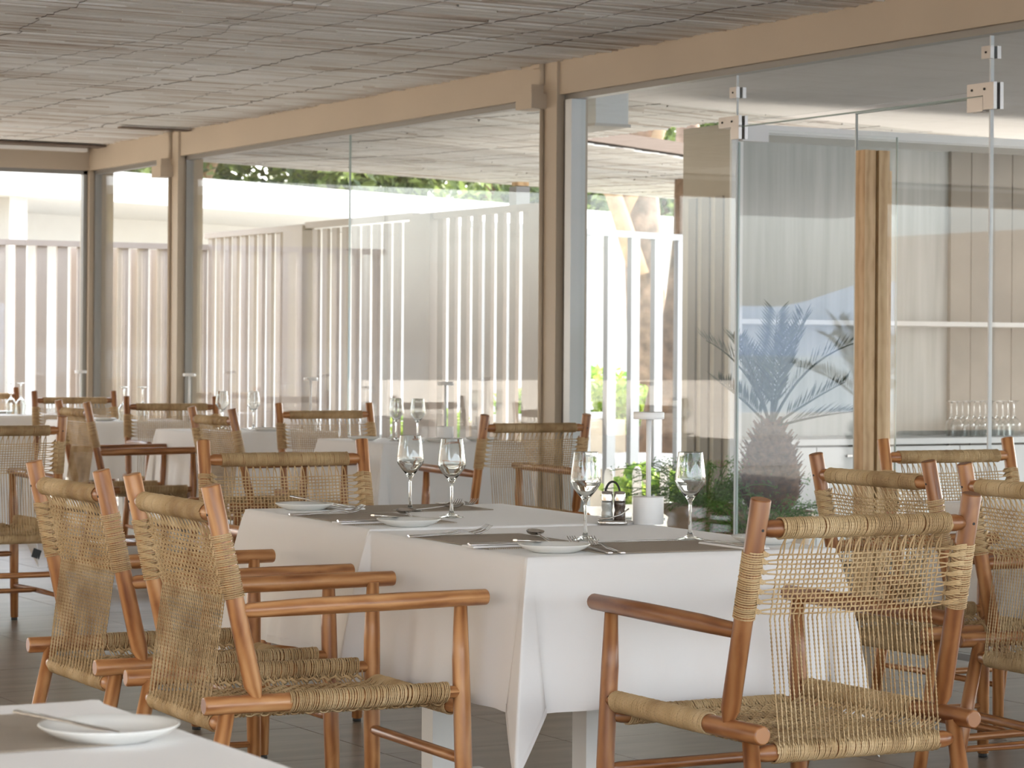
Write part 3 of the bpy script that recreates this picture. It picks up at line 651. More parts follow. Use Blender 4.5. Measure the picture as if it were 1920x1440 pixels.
palm('young potted palm behind the open glass door leaf', 7.13, 10.38, .42, .2, (.42, .84, .132),
     [(RGT, 1.20, .74, .85), (RGT+PI, 1.28, .60, .65), (RGT+1.3, 1.35, .58, .12), (RGT+.2, .62, .42, .15), (RGT-.2, .30, .40, .2), (RGT+PI-.6, 1.25, .5, .3), (RGT+2.2, 1.2, .5, .3), (RGT-1.2, 1.3, .52, .2), (RGT+PI+.5, .75, .36, .2), (RGT+.6, 1.3, .6, .2), (RGT+PI-.1, 1.3, .45, .2)])
palm('second palm at the right edge arching over the kiosk shelf', 7.98, 8.72, .42, .2, (.42, .9, .118),
     [(RGT+PI, 1.12, .66, .8), (RGT+PI+.5, .8, .5, .6), (RGT, 1.0, .6, .5), (RGT+1.2, 1.2, .6, .4), (RGT-1, 1.2, .6, .4), (RGT+PI-.7, .6, .45, .5)])

for o in bpy.data.objects:
    if o.name.startswith('timber_handle') or o.name.startswith('lens'): o['tone'] = 1.0
# ---------------------------------------------------------------- chair
def wrap(mb, a, b, R, r, pitch, seg=40, n=4, jit=.0007):
    a = np.array(a, float); b = np.array(b, float); L = np.linalg.norm(b-a); d = (b-a)/L; up = np.array([0, 0, 1.]) if abs(d[2]) < .9 else np.array([1., 0, 0])
    A = np.cross(d, up); A /= np.linalg.norm(A); B = np.cross(A, d); turns = L/pitch; m = int(turns*seg)+1; t = np.arange(m)/seg
    j = np.interp(t, np.arange(int(turns)+2), RNG.normal(0, jit, int(turns)+2)); RR = R+np.interp(t*1.7, np.arange(int(turns*1.7)+3), RNG.normal(0, jit*.6, int(turns*1.7)+3))
    ph = t*2*PI; slant = .25*pitch*np.sin(ph)*1.6
    O = (np.cos(ph)[:, None]*A+np.sin(ph)[:, None]*B)
    C = a+d*(t*pitch+j+slant)[:, None]+O*RR[:, None]
    # two-ply cord: an oval section that turns along its length
    th = np.arange(n)*2*PI/n+PI/4; tw = (t*2*PI*R*2*PI/.013)[:, None]; e1 = 1.18*np.cos(th)[None, :]; e2 = .74*np.sin(th)[None, :]
    ca = e1*np.cos(tw)-e2*np.sin(tw); sa = e1*np.sin(tw)+e2*np.cos(tw)
    P = C[:, None, :]+r*(ca[..., None]*O[:, None, :]+sa[..., None]*d[None, None, :])
    mb.grid(P, True, True, False, L=t*2*PI*R)
def py(z): return -.01+(.887-z)*.228
def make_chair():
    r = empty('rope_armchair'); W_ = M['teak']
    for s in (-1, 1):
        q = MB(); q.tube([(s*.2615, .096, .438), (s*.261, py(.47), .47), (s*.2595, py(.66), .66), (s*.2575, -.01, .887)], [.010, .0195, .0195, .0205], 16, rnd=.003); q.obj('back_post', W_, r)
        q = MB(); q.tube([(s*.258, -.022, .431), (s*.2575, .1, .431), (s*.252, .35, .431), (s*.247, .566, .431)], [.0195, .0195, .0185, .013], 16, rnd=.004); q.obj('seat_rail', W_, r)
        q = MB(); q.tube([(s*.262, .052, .625), (s*.262, .075, .626), (s*.259, .2, .629), (s*.255, .42, .632), (s*.2505, .63, .634)], [.011, .016, .0185, .019, .0175], 16, rnd=.005); q.obj('armrest', W_, r)
        q = MB(); q.tube([(s*.256, .583, .012), (s*.250, .575, .3), (s*.243, .571, .5), (s*.240, .571, .628)], [.0165, .0195, .019, .014], 16); o = q.obj('front_leg', W_, r)
        q = MB(); q.tube([(s*.256, .583, 0), (s*.256, .583, .012)], .0135, 10); q.obj('foot_cap', M['rubber'], o)
        q = MB(); q.tube([(s*.262, -.045, .012), (s*.256, -.01, .2), (s*.249, .035, .425)], [.0165, .019, .0165], 16); o = q.obj('rear_leg', W_, r)
        q = MB(); q.tube([(s*.262, -.045, 0), (s*.262, -.045, .012)], .0135, 10); q.obj('foot_cap', M['rubber'], o)
        q = MB(); q.tube([(s*.256, -.022, .15), (s*.253, .27, .153), (s*.252, .57, .15)], [.008, .0115, .008], 10); q.obj('side_stretcher', W_, r)
        # rope wraps
        q = MB(); wrap(q, (s*.2598, py(.652), .652), (s*.2578, py(.785), .785), .0208, .0021, .0046); q.obj('post_wrap', M['rope'], r)
        q = MB(); wrap(q, (s*.2562, .165, .431), (s*.248, .535, .431), .0208, .0021, .0046); q.obj('rail_wrap', M['rope'], r)
    def rod(name, z, y, x, rr=.012, mid=None, k=16):
        q = MB(); q.tube([(-x, y, z), (-x+.03, y, z), (0, y, z), (x-.03, y, z), (x, y, z)], [rr*.6, rr, rr*1.0, rr, rr*.6], k); q.obj(name, W_, r)
    rod('front_stretcher', .285, .573, .248); rod('rear_stretcher', .242, -.005, .252); rod('cross_stretcher', .155, .27, .250, .0105, k=10)
    rod('front_rail', .396, .568, .246, .0165); rod('rear_rail', .388, .03, .248, .0175); rod('top_rail', .828, py(.828), .256, .0175)
    for nm, y, z, x in (('front_rail_wrap', .568, .396, .205), ('rear_rail_wrap', .03, .388, .20), ('top_rail_wrap', py(.828), .828, .207)):
        q = MB(); wrap(q, (-x, y, z), (x, y, z), .0197, .0022, .0046); q.obj(nm, M['rope'], r)
    for s in (-1, 1):   # little pegs where rail meets post
        q = MB(); q.tube([(s*.2575, py(.828)-.021, .826), (s*.2575, py(.828)-.017, .826)], .003, 8); q.obj('peg', M['rubber'], r)
    # back weave
    q = MB(); nv, nh = 36, 13; xsv = np.linspace(-.197, .197, nv); zh = np.linspace(.658, .776, nh)
    bow = lambda z: .0
    for i, x in enumerate(xsv):
        pair = (i//2)*2+.5; xp = -.197+.394*pair/(nv-1)
        pts = [(xp, py(.81)-.012, .814), (xp+(x-xp)*.2, py(.80)-.005, .802), (xp+(x-xp)*.75, py(.79)-.001, .788)]
        for j in range(nh-1, -1, -1):
            z = zh[j]; pts.append((x+.0006*((i+j) % 2)+RNG.normal(0, .0004), py(z)+(.0024 if (i+j) % 2 else -.0024), z)); 
        pts.append((x, py(.645), .645))
        q.tube(pts, .0018, 5, cap=False)
    for j, z in enumerate(zh):
        pair = (j//2)*2+.5; zp = .658+.118*min(pair, nh-1)/(nh-1)
        pts = [(-.243, py(zp)-.004, zp), (-.222, py(z), zp+(z-zp)*.55)]
        sag = RNG.uniform(-.0008, .0008)
        for i, x in enumerate(xsv): pts.append((x, py(z)+(-.0024 if (i+j) % 2 else .0024), z+sag-.003*math.cos(x/.2*PI/2)))
        pts += [(.222, py(z), zp+(z-zp)*.55), (.243, py(zp)-.004, zp)]
        q.tube(pts, .0018, 5, cap=False)
        if j % 2 == 0:      # the cords bunch where they turn round the posts
            for s in (-1, 1):
                for o_ in (-.0035, .0, .0035):
                    q.tube([(s*.222, py(zp)+.001, zp+o_*.4), (s*.234, py(zp)+.008, zp+o_+.002), (s*.2385, py(zp)+.016, zp+o_+.006), (s*.247, py(zp)+.0235, zp+o_+.010)], .0022, 5)
                    q.tube([(s*.222, py(zp)-.001, zp+o_*.4), (s*.234, py(zp)-.009, zp+o_+.001), (s*.2395, py(zp)-.015, zp+o_+.003), (s*.248, py(zp)-.0225, zp+o_+.004)], .0022, 5)
    q.obj('back_weave', M['rope'], r)
    q = MB()
    for i, x in enumerate(xsv):
        pair = (i//2)*2+.5; xp = -.197+.394*pair/(nv-1); xb = x+(xp-x)*.25; xe = xb*.99
        m = 120; t = np.linspace(0, 1, m)[:, None]; a = np.array((x, py(.648), .648)); b = np.array((xe, .012, .392))
        if i % 2: b = np.array((xe, .010, .392))
        P = a+(b-a)*t+np.array((0, 1, 0))*.0*t; P[:, 0] += .0012*np.sin(t[:, 0]*PI)*(1 if i % 2 else -1)
        q.tube(P, .0023, 4, cap=False, flat=.62, twist=2*PI/.016)
    q.obj('back_strands', M['rope'], r)
    # seat weave
    q = MB(); nx, ny = 52, 58; xs_ = np.linspace(-.205, .205, nx); ys_ = np.linspace(.062, .54, ny)
    sag = lambda x, y: .400-.010*math.cos(x/.22*PI/2)*math.sin((y-.03)/.54*PI)
    for j, y in enumerate(ys_):
        if j % 7 == 6: continue
        pts = [(-.236, y+(.004 if j % 2 else -.004), .424), (-.226, y, .412)]+[(x, y, sag(x, y)+(.0022 if (i//2+j//2) % 2 else -.0022)) for i, x in enumerate(xs_)]+[(.226, y, .412), (.236, y+(.004 if j % 2 else -.004), .424)]
        q.tube(pts, .0021, 4, cap=False)
    for i, x in enumerate(xs_):
        pts = [(x, .045, .405)]+[(x, y, sag(x, y)+(-.0022 if (i//2+j//2) % 2 else .0022)) for j, y in enumerate(ys_)]+[(x, .556, .412)]
        q.tube(pts, .0021, 4, cap=False)
    q.obj('seat_weave', M['rope'], r)
    q = MB()
    for s in (-1, 1):
        for y in np.arange(.185, .53, .027):
            q.tube([(s*.24, y, .417), (s*.229, y+.006, .409), (s*.225, y+.018, .414), (s*.215, y+.026, .405)], .0042, 6)
    q.obj('edge_knots', M['rope'], r, 'stuff')
    return r
proto = make_chair()
CH = [  # x, y, rotation (deg), tone, label, group
 (3.157, 4.263, 0.2, .28, 'rope-backed teak armchair nearest the camera, at the end of the front table', 'rope armchairs'),
 (2.130, 5.358, -92.6, .85, 'rope-backed teak armchair nearest on the left side of the main table', 'rope armchairs'),
 (2.151, 6.079, -91.5, .75, 'rope-backed teak armchair second along the left side of the main table', 'rope armchairs'),
 (3.356, 7.528, -185.3, .62, 'rope-backed teak armchair facing us at the far end of the main table', 'rope armchairs'),
 (5.737, 10.171, 0.4, .40, 'rope-backed teak armchair with its back to us, beside the middle post', 'rope armchairs'),
 (5.80, 12.50, -180, .40, 'rope-backed teak armchair facing us behind the middle window table', 'rope armchairs'),
 (5.67, 14.31, -190, .25, 'rope-backed teak armchair facing us behind the two upright glasses near the corner', 'rope armchairs'),
 (5.74, 16.15, -184, .20, 'rope-backed teak armchair facing us behind the upturned glasses', 'rope armchairs'),
 (4.702, 13.236, -93.1, .30, 'side-on rope armchair at the left of the second window table', 'rope armchairs'),
 (4.83, 11.66, -91, .35, 'side-on rope armchair at the left of the middle window table', 'rope armchairs'),
 (3.384, 10.397, 0, .40, 'rope-backed teak armchair with its back to us at the left edge of the picture', 'rope armchairs'),
 (4.343, 5.833, -90.7, .45, 'rope-backed teak armchair behind the nearest chair, between two tables', 'rope armchairs'),
 (4.322, 5.167, -93.8, .40, 'rope-backed teak armchair cut by the right edge of the picture', 'rope armchairs'),
 (5.519, 7.004, -180.1, .60, 'rope-backed teak armchair facing us in front of the kiosk at the right', 'rope armchairs'),
 (5.60, 17.66, -180, .25, 'farthest rope armchair in the corner of the glass walls', 'rope armchairs'),
]
km = {}
for c in bpy.data.objects:
    if c.parent: km.setdefault(c.parent.name, []).append(c)
trees = [proto]+[copy_tree(proto, None, km) for _ in CH[1:]]
byp = {}
for c in bpy.data.objects:
    if c.parent: byp.setdefault(c.parent, []).append(c)
for o, (x, y, a, tone, lab, grp) in zip(trees, CH):
    o.location = (x, y, 0); o.rotation_euler = (0, 0, math.radians(a)); tag(o, lab, 'chair', grp)
    for c in byp[o]:
        c['tone'] = float(min(1, max(0, tone-.08+random.uniform(-.12, .12))))
        for g in byp.get(c, []): g['tone'] = tone
for nm in ('front_leg',):
    pass
# care sticker on the nearest chair's right rear leg
q = MB(); q.box((-.008, -.0008, -.011), (.008, .0008, .011)); st_ = q.obj('care_sticker', M['plaster'], trees[0]); st_.location = (.2525, -.0095-.0185, .30); st_.rotation_euler = (-.17, 0, 0); st_['label'] = 'small white label with a black print'
q = MB()
for a, b in (((-.005, .001), (-.001, .008)), ((.001, .003), (.006, .008)), ((-.006, -.008), (-.001, -.002)), ((.002, -.007), (.006, -.001))): q.box((a[0], -.0013, a[1]), (b[0], -.0009, b[1]))
pr_ = q.obj('sticker_print', M['tag'], st_)

# ---------------------------------------------------------------- tables and cloths
ZT = .722
def table(label, x, y, rz, W, L, ped=True, group=None):
    r = empty('dining_table', (x, y, 0), rz); tag(r, label, 'table', group)
    boxobj('tabletop', (.012, .012, ZT-.03), (W-.012, L-.012, ZT-.004), M['tabletop'], r)
    cx, cyy = W/2, L/2
    boxobj('column', (cx-.036, cyy-.036, .02), (cx+.036, cyy+.036, ZT-.03), M['legwhite'], r); boxobj('base_plate', (cx-.22, cyy-.22, 0), (cx+.22, cyy+.22, .02), M['legwhite'], r)
    return r
def cloth(label, x, y, rz, W, L, drop=.335, corners=(1, 1, 1, 1), seed=0, dirs=None, sides=(1, 1, 1, 1), fold=.115, group=None, name='tablecloth'):
    """corners: near-left, near-right, far-right, far-left fold sizes; sides: near, right, far, left flare"""
    rg = np.random.default_rng(seed); K = 20; path = []
    c4 = [(0, 0), (W, 0), (W, L), (0, L)]; nrm = [(0, -1), (1, 0), (0, 1), (-1, 0)]   # side i runs from corner i to corner i+1
    ph = rg.uniform(0, 6, 8)
    for i in range(4):
        a = np.array(c4[i], float); b = np.array(c4[(i+1) % 4], float); n_ = np.array(nrm[i], float); Ls = np.linalg.norm(b-a)
        npv = np.array(nrm[(i-1) % 4], float)
        # corner petal points, from the previous side to this one
        for k in range(17):
            t = k/16; path.append(('c', i, t, a, npv, n_))
        for k in range(1, 40):
            t = k/40; path.append(('s', i, t, a+(b-a)*t, n_, Ls))
    rows = 22; P = []
    for rI in range(rows):
        s = rI/(rows-1); h = s
        ring = []
        for it in path:
            if it[0] == 's':
                _, i, t, p, n_, Ls = it; e_ = min(t, 1-t)*Ls; ef = math.exp(-(e_/.07)**2)
                fl = sides[i]*(.010+.022*h)*h**.5+.008*h*math.sin(t*Ls*22+ph[i])*min(1, e_/.12)+.004*h*math.sin(t*Ls*53+ph[i+4])
                inw = -.012*ef*h
                # rounded shoulder at the table edge
                z = -drop*s*(1+.035*math.cos(t*2*PI)*0+.012*math.sin(t*Ls*9+ph[i]))
                q_ = p+n_*(fl+inw+.0035*min(1, s*20)); ring.append((q_[0], q_[1], ZT+.004+z-.0*ef))
            else:
                _, i, t, c, n0, n1 = it; cs = corners[i]; d = (n0+n1); d = np.array(dirs[i], float) if dirs and dirs[i] is not None else d; d = d/np.linalg.norm(d)
                u = (t-.5)*2; amp = fold*cs*h**.85; prof = (1-abs(u)**1.15)
                side = n0*(1-t)+n1*t; tang = np.array([-d[1], d[0]]); wdt = (.006+.034*h)*(1-.0*abs(u))
                off = d*(amp*prof+.004)+tang*(u*wdt)*(1.0)*(-1 if np.dot(tang, n1-n0) < 0 else 1)+side*(.008*h)
                ln = 1+.40*cs*prof*(h)
                q_ = c+off; ring.append((q_[0], q_[1], ZT+.004-drop*s*ln))
        P.append(ring)
    P = np.array(P); q = MB()
    top = P[0].copy(); cen = np.array([W/2, L/2, 0]); rings = []
    for f in (.0, .35, .7, .93, .985): 
        rr = cen+(top-cen)*f; rr[:, 2] = ZT+.0045+(.0 if f < .98 else -.0003); rings.append(rr)
    sh = P[0].copy(); sh[:, 2] = ZT+.0028
    full = np.concatenate([np.array(rings), [sh], P[1:]], 0)
    q.grid(full, True, True, False)
    hm = P[-1].copy(); cen2 = np.array([W/2, L/2, 0]); dv = (cen2-hm); dv[:, 2] = 0; dv /= np.linalg.norm(dv, axis=1)[:, None]
    in1 = hm+dv*.002+np.array((0, 0, .0)); in2 = in1+np.array((0, 0, .02)); q.grid(np.array([hm, in1, in2]), True, False, False)
    o = q.obj(name, M['cloth']); o.location = (x, y, 0); o.rotation_euler = (0, 0, rz); tag(o, label, 'tablecloth', group); return o
RT = -.0545; TX, TY = 2.789, 4.971; TW, TLn = .772, .872
def tl(u, v):  # main table local -> room
    a, b = rotz((u, v), RT); return TX+a, TY+b
tf_ = tl(0, TLn+.006)
table('front square dining table of the main pair', TX, TY, RT, TW, TLn-.004); table('rear square dining table of the main pair', tf_[0], tf_[1], RT, TW, TLn-.004)
cloth('white linen cloth over the front table of the main pair', TX, TY, RT, TW, TLn-.004, seed=1, corners=(1.0, 1, .6, .95), dirs=((-.9, -1.1), None, (1, .25), (-1, .05)), sides=(1, 1, .1, 1), fold=.10)
cloth('white linen cloth over the rear table of the main pair', tf_[0], tf_[1], RT, TW, TLn-.004, seed=2, corners=(.75, .5, 1, 1), dirs=((-1, -.05), (1, -.2), None, None), sides=(.1, 1, 1, 1), fold=.10).location.z = .0045
TB = [('middle window table with two glasses and a lamp', 5.50, 11.20, .74, .72), ('second window table with two upright glasses', 5.31, 12.93, .76, .68), ('third window table with upturned glasses', 5.33, 14.9, .80, .58),
      ('last window table in the far corner', 5.25, 16.42, .80, .58), ('table in front of the chair at the left edge', 3.06, 11.32, .74, .80), ('foreground table cut by the bottom left corner', .41, 1.7, .753, 1.493),
      ('front table of the right hand pair, mostly outside the picture', 4.98, 4.60, .76, .86), ('rear table of the right hand pair behind the chairs', 4.98, 5.475, .76, .87)]
for i, (lab, x, y, W, L) in enumerate(TB):
    table(lab, x, y, 0, W, L)
    cloth('white linen cloth over the '+lab.replace(' with two glasses and a lamp', '').replace(' with two upright glasses', ', second from the post').replace(' with upturned glasses', ''), x, y, 0, W, L, seed=10+i, dirs=(None, (.12, -1), None, None) if i == 4 else None, drop=.335 if i != 5 else .3, fold=.085, corners=(1, 1.4, 1, 1) if i == 4 else (1, 1, 1, 1) if i < 6 else ((1, 1, .3, .3) if i == 6 else (.3, .3, 1, 1)))
# black care tag on the hanging corner of the cloth at the left
q = MB(); q.box((-.02, -.002, -.02), (.02, .002, .02)); tg = q.obj('care_tag', M['tag']); 
tc_ = [o for o in COL.objects if o.get('label', '').startswith('white linen cloth over the table in front of the chair')][0]
tg.parent = tc_; tg.location = (.74+.012, -.118, .262); tg.rotation_euler = (0, .35, .2); tg['label'] = 'small black sewn tag'

# ---------------------------------------------------------------- tableware
def put(o, label, x, y, z, rz=0, cat=None, group=None, rx=0):
    o.location = (x, y, z); o.rotation_euler = (rx, 0, rz); tag(o, label, cat, group); return o
def m_glass():
    q = MB(); H = .206
    out = [(.0005, 0), (.030, .0), (.0335, .0012), (.033, .0022), (.020, .0045), (.0075, .010), (.0045, .020), (.0036, .045), (.0036, .075), (.0045, .088), (.010, .098), (.0225, .113), (.0335, .128), (.0368, .136), (.0358, .150), (.0322, .180), (.0290, H-.0012), (.0288, H-.0003), (.0286, H)]
    inn = [(.0282, H), (.0280, H-.0004), (.0281, H-.0012), (.0314, .180), (.0349, .150), (.0358, .137), (.0326, .1295), (.0216, .115), (.0105, .1015), (.0005, .0975)]
    q.lathe(out+inn, 40); return q.mesh('wine_glass', M['glass'])
GM = m_glass()
GL = [(3.155, 5.352, 'wine glass in front of the forks near the table corner'), (3.392, 5.269, 'wine glass right of the cruet and lamp'), (3.236, 6.424, 'left wine glass of the pair on the rear cloth'), (3.221, 6.153, 'right wine glass of the pair on the rear cloth'),
      (5.70, 11.47, 'left wine glass on the middle window table'), (5.745, 11.33, 'right wine glass on the middle window table'), (5.645, 13.5, 'left upright wine glass on the second window table'), (5.81, 13.45, 'right upright wine glass on the second window table')]
for i, (x, y, lab) in enumerate(GL):
    o = bpy.data.objects.new('wine_glass', GM); COL.objects.link(o); put(o, lab, x, y, ZT+(.010 if i in (2, 3) else .0055), cat='glass', group='wine glasses')
INV = [(5.68, 15.1, ZT+.0055, 'left upturned glass on the third window table'), (5.76, 15.0, ZT+.0055, 'right upturned glass on the third window table'), (5.52, 16.75, ZT+.0055, 'left upturned glass on the far corner table'), (5.57, 16.7, ZT+.0055, 'right upturned glass on the far corner table')]
for i in range(12): INV.append((9.72+.085*(i % 6)+.03*(i//6), 12.25+.09*(i//6), .6855, 'upturned wine glass on the kiosk counter, %s from the left in the %s row' % (('first', 'second', 'third', 'fourth', 'fifth', 'sixth')[i % 6], ('front', 'rear')[i//6])))
for x, y, z, lab in INV:
    o = bpy.data.objects.new('wine_glass', GM); COL.objects.link(o); o.scale = (1, 1, 1); put(o, lab, x, y, z+.206, cat='glass', group='upturned glasses' if z > .7 else 'upturned glasses on the kiosk counter', rx=PI)
def m_plate():
    q = MB(); q.lathe([(.001, .0), (.048, .0), (.052, .002), (.070, .0095), (.0795, .0165), (.0803, .0180), (.0785, .0182), (.069, .0125), (.052, .0058), (.045, .0048), (.001, .0046)], 48); return q.mesh('bread_plate', M['china'])
PM = m_plate()
def m_mat():
    q = MB(); q.box((-.21, -.14, 0), (.21, .14, .0022)); return q.mesh('placemat', M['placemat'])
MM = m_mat()
def bar(q, secs, smooth=True):
    """secs: (y, halfwidth, z, thickness)"""
    P = []
    for y, w_, z, t in secs: P.append([(-w_, y, z+t*.3), (-w_*.7, y, z+t), (w_*.7, y, z+t), (w_, y, z+t*.3), (w_*.7, y, z), (-w_*.7, y, z)])
    q.grid(np.array(P)[:, ::-1], True, smooth, True)
def m_fork():
    q = MB(); bar(q, [(-.10, .0065, .0, .003), (-.06, .0055, .0005, .003), (-.0, .0038, .004, .003), (.03, .0032, .010, .003), (.045, .006, .009, .002), (.055, .0105, .006, .002), (.062, .0115, .005, .002)])
    for x in (-.0096, -.0032, .0032, .0096): q.tube([(x, .060, .006), (x, .075, .008), (x, .09, .0145), (x*.95, .104, .0245)], [.0017, .0017, .0014, .0008], 5)
    return q.mesh('fork', M['steel'])
def m_knife(L=.21):
    q = MB(); bar(q, [(-.105, .006, .0, .004), (-.04, .005, .0, .004), (-.005, .0035, .0005, .003), (.005, .0075, .001, .0015), (.05, .009, .001, .0013), (.09, .0075, .001, .0012), (.105, .001, .001, .001)]); return q.mesh('knife', M['steel'])
def m_bknife():
    q = MB(); bar(q, [(-.085, .0055, .0, .004), (-.03, .0045, .0, .0035), (-.0, .0028, .0005, .003), (.01, .007, .001, .0015), (.05, .0085, .001, .0013), (.07, .004, .001, .001)]); return q.mesh('butter_knife', M['steel'])
def m_spoon():
    q = MB(); bar(q, [(-.10, .0062, .0, .003), (-.05, .005, .0005, .003), (.0, .0035, .005, .003), (.035, .003, .010, .0025), (.045, .004, .010, .002)])
    P = []
    for i in range(9):
        f = i/8; yy = .043+.055*f; w_ = .0215*math.sin(PI*min(1, max(.03, f**.8)))**.6; P.append([(w_*math.sin(a), yy, .013-.010*math.cos(a)*math.sin(PI*f)**.7+.006*f) for a in np.linspace(-PI/2, PI/2, 7)])
    P = np.array(P); q.grid(P, False, True); q.grid(P[:, ::-1]-np.array((0, 0, .0009)), False, True)
    return q.mesh('spoon', M['steel'])
FM, KM, BM, SM_ = m_fork(), m_knife(), m_bknife(), m_spoon()
q = MB(); q.box((-.030, -.105, 0), (.030, .105, .0022)); q.box((-.029, -.104, .0022), (.029, .104, .004)); NM = q.mesh('folded_napkin', M['cloth'])
def inst(name, me, lab, x, y, z, rz, cat, group):
    o = bpy.data.objects.new(name, me); COL.objects.link(o); put(o, lab, x, y, z, rz, cat, group); return o
def setting(px, py_, rz, who, dz=0, cutl=True, plate=(.32, .105), mat_v=.15, knives=True, bk=.3, spoon=(-.03, .262, 1.36), fk=0.12, tknife=False, zt=ZT+.005):
    """(px,py_): point of the table edge in front of the diner, rz: facing direction of the diner is +Y rotated by rz"""
    def L(u, v): a, b = rotz((u, v), rz); return px+a, py_+b
    def I(name, me, lab, u, v, z, r_, cat, grp): x, y = L(u, v); return inst(name, me, lab+' '+who, x, y, z, rz+r_, cat, grp)
    zt = zt+dz; zt2 = zt+.0024
    I('placemat', MM, 'brown woven placemat', 0, mat_v, zt, 0, 'placemat', 'woven placemats')
    if cutl:
        I('fork', FM, 'outer fork', -.200, .095, zt2, -fk*.3, 'fork', 'forks'); I('fork', FM, 'inner fork', -.165, .085, zt2, -fk, 'fork', 'forks')
        I('folded_napkin', NM, 'folded white napkin under the knives', .160, .085, zt2, .02, 'napkin', 'folded napkins')
        I('knife', KM, 'outer table knife', .172, .085, zt2+.0042, .02, 'knife', 'table knives'); I('knife', KM, 'inner table knife', .146, .095, zt2+.0042, .0, 'knife', 'table knives')
        if spoon: I('spoon', SM_, 'dessert spoon', spoon[0], spoon[1], zt+.0005, spoon[2], 'spoon', 'dessert spoons')
        if tknife: I('knife', KM, 'dessert knife laid across the top', .03, .312, zt+.0005, 1.42, 'knife', 'table knives')
    I('bread_plate', PM, 'white bread plate', plate[0], plate[1], zt, 0, 'plate', 'bread plates')
    x, y = L(plate[0]-.035, plate[1]-.045); o = inst('butter_knife', BM, 'butter knife resting on the bread plate '+who, x, y, zt+.0215, rz+bk, 'knife', 'butter knives'); o.rotation_euler = (math.radians(-4.5), 0, rz+bk)
L0 = tl(0, .43); setting(L0[0], L0[1], RT-PI/2, 'at the front left seat', plate=(.325, .115), bk=.75)
L1 = tl(.40, 0); setting(L1[0], L1[1], RT, 'at the seat nearest the camera', plate=(.29, .16), spoon=None, tknife=True)
L2 = tl(0, 1.21); setting(L2[0], L2[1], RT-PI/2, 'at the rear left seat', dz=.0045, plate=(.27, .13), bk=.75)
L3 = tl(.40, 1.75); setting(L3[0], L3[1], RT+PI, 'at the far end seat', dz=.0045, plate=(.27, .10), spoon=(-.03, .262, 1.36))
setting(.41+.753, 2.62, PI/2+PI/2-PI/2, 'at the foreground table', cutl=False) if False else None
inst('placemat', MM, 'brown woven placemat corner at the left edge of the foreground table', .84, 2.945, ZT+.005, .0, 'placemat', 'woven placemats')
inst('fork', FM, 'fork whose tines show at the left edge of the foreground table', .895, 2.925, ZT+.0075, -.6, 'fork', 'forks')
inst('bread_plate', PM, 'white bread plate on the foreground table', 1.058, 2.853, ZT+.005, 0, 'plate', 'bread plates')
o = inst('butter_knife', BM, 'butter knife resting on the foreground bread plate', 1.012, 2.850, ZT+.0255, math.radians(-152), 'knife', 'butter knives'); o.rotation_euler[0] = math.radians(-4)
for x, y, lab, bt in ((5.84, 11.29, 'bread plate right of the glasses on the middle window table', ''), (5.60, 11.62, 'bread plate at the far left of the middle window table', ''), (5.72, 13.05, 'dark rimmed bread plate on the second window table', ''), (5.56, 15.12, 'bread plate beside the upturned glasses', ''), (5.52, 16.95, 'bread plate on the far corner table', ''), (6.1, 11.35, 'bread plate beside the lamp on the middle window table', '')):
    inst('bread_plate', PM, lab, x, y, ZT+.005, 0, 'plate', 'bread plates')
for x, y, a, lab in ((5.66, 11.3, .3, 'fork left of the glasses on the middle window table'), (5.78, 11.55, 1.2, 'fork behind the glasses on the middle window table'), (5.62, 13.1, .8, 'fork on the second window table'), (5.86, 13.2, 1.0, 'second fork on the second window table')):
    inst('fork', FM, lab, x, y, ZT+.005, a, 'fork', 'forks')
# lamps
def lamp_proto():
    r = empty('table_lamp'); q = MB(); q.lathe([(.001, 0), (.038, 0), (.0395, .001), (.0395, .0685), (.039, .070), (.001, .070)], 40); b_ = q.obj('base', M['lampwhite'], r)
    q = MB(); q.tube([(.0385, .0, .013), (.043, 0, .013)], .0035, 10); q.obj('switch', M['lampwhite'], b_)
    q = MB(); q.tube([(0, 0, .07), (0, 0, .271)], .0066, 16); q.obj('stem', M['lampwhite'], r)
    q = MB(); q.lathe([(.001, .269), (.0385, .269), (.0395, .270), (.0395, .286), (.038, .287), (.001, .287)], 40); q.obj('shade', M['lampwhite'], r)
    return r
lp = lamp_proto(); LP = [(3.600, 5.79, 'white disc topped lamp on the main table'), (5.93, 11.40, 'white disc topped lamp on the middle window table'), (5.97, 13.05, 'white disc topped lamp on the second window table'), (6.05, 14.98, 'white disc topped lamp on the third window table'), (5.97, 16.68, 'white disc topped lamp in the far corner')]
lamps = [lp]+[copy_tree(lp) for _ in LP[1:]]
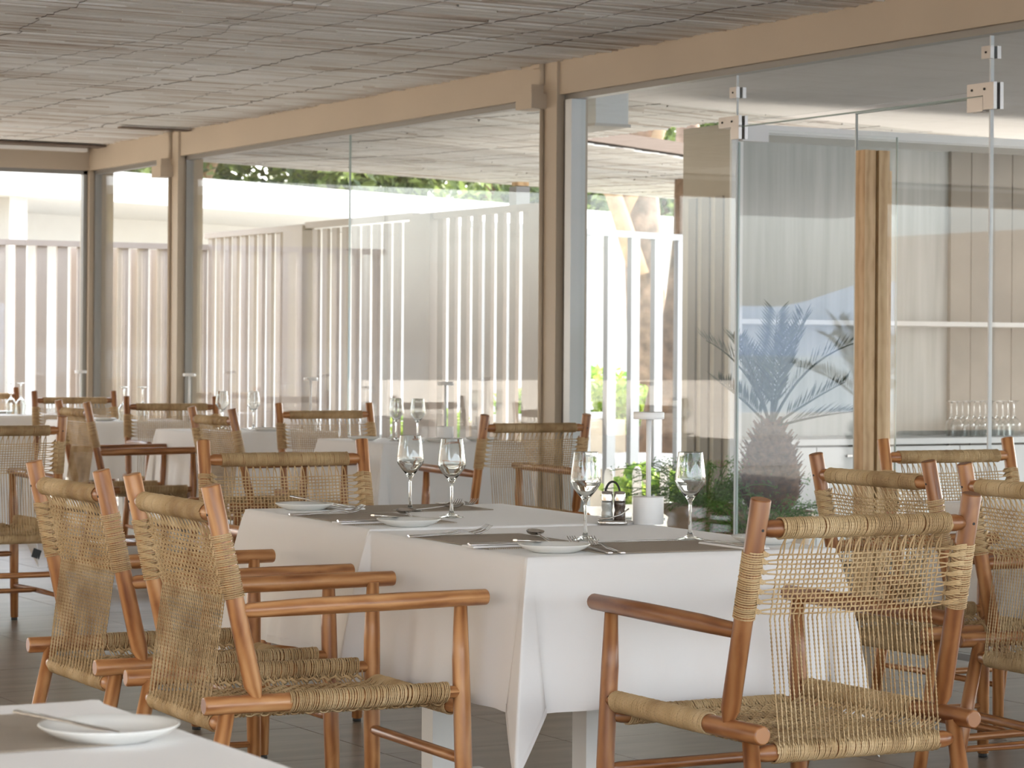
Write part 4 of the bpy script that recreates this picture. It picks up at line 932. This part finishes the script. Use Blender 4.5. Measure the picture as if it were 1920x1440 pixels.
for o, (x, y, lab) in zip(lamps, LP): o.location = (x, y, ZT+.005); o.rotation_euler = (0, 0, -TH); tag(o, lab, 'lamp', 'cordless table lamps')
# salt and pepper cruet
cr = empty('cruet_set', (3.497, 5.795, ZT+.005), -TH); tag(cr, 'salt and pepper shakers in a steel caddy beside the lamp', 'cruet')
q = MB(); q.lathe([(.001, .0), (.034, .0), (.036, .002), (.036, .012), (.034, .012), (.033, .004), (.001, .004)], 28); t_ = q.obj('tray', M['steel'], cr); t_.scale = (1.05, .62, 1)
for sx, mm, nm in ((-.0145, 'salt', 'salt_shaker'), (.0175, 'pepper', 'pepper_shaker')):
    q = MB(); q.lathe([(.001, .006), (.0135, .006), (.0145, .008), (.0145, .03), (.0125, .038), (.0145, .046), (.0145, .064), (.013, .066)], 24, (sx, 0, 0)); s_ = q.obj(nm, M['glass'], cr)
    q = MB(); q.lathe([(.001, .0075), (.0128, .0075), (.0128, .030), (.0108, .038), (.0125, .046), (.0125, .058), (.001, .058)], 20, (sx, 0, 0)); q.obj('contents', M[mm], s_)
    q = MB(); q.lathe([(.0148, .062), (.0150, .078), (.0130, .085), (.001, .0865)], 24, (sx, 0, 0)); q.obj('lid', M['steel'], s_)
q = MB(); t = np.linspace(0, PI, 14); q.tube([(-.019, .022, .004), (-.019, .022, .06)]+[(.019*-math.cos(a), .022, .075+.034*math.sin(a)) for a in t]+[(.019, .022, .06), (.019, .022, .004)], .003, 8); q.obj('carrying_loop', M['rubber'], cr)
q = MB(); q.tube([(-.037, -.016, .016), (-.01, -.024, .018), (.02, -.024, .028), (.040, -.012, .042)], .002, 8); q.obj('guard_wire', M['steel'], cr)
# white pickets glimpsed beyond the sidelight
pk = empty('picket_fence', (7.6, 13.3, 0), .35); tag(pk, 'low white picket fence with rounded tips beyond the sidelight', 'fence')
for i in range(5):
    q = MB(); q.tube([(i*.27, 0, 0), (i*.27, 0, .43), (i*.27, 0, .46), (i*.27, 0, .475)], [.035, .035, .027, .01], 12, flat=.4); q.obj('picket', M['kiosk'], pk)
boxobj('rail', (-.05, -.012, .2), (1.15, .012, .25), M['kiosk'], pk)
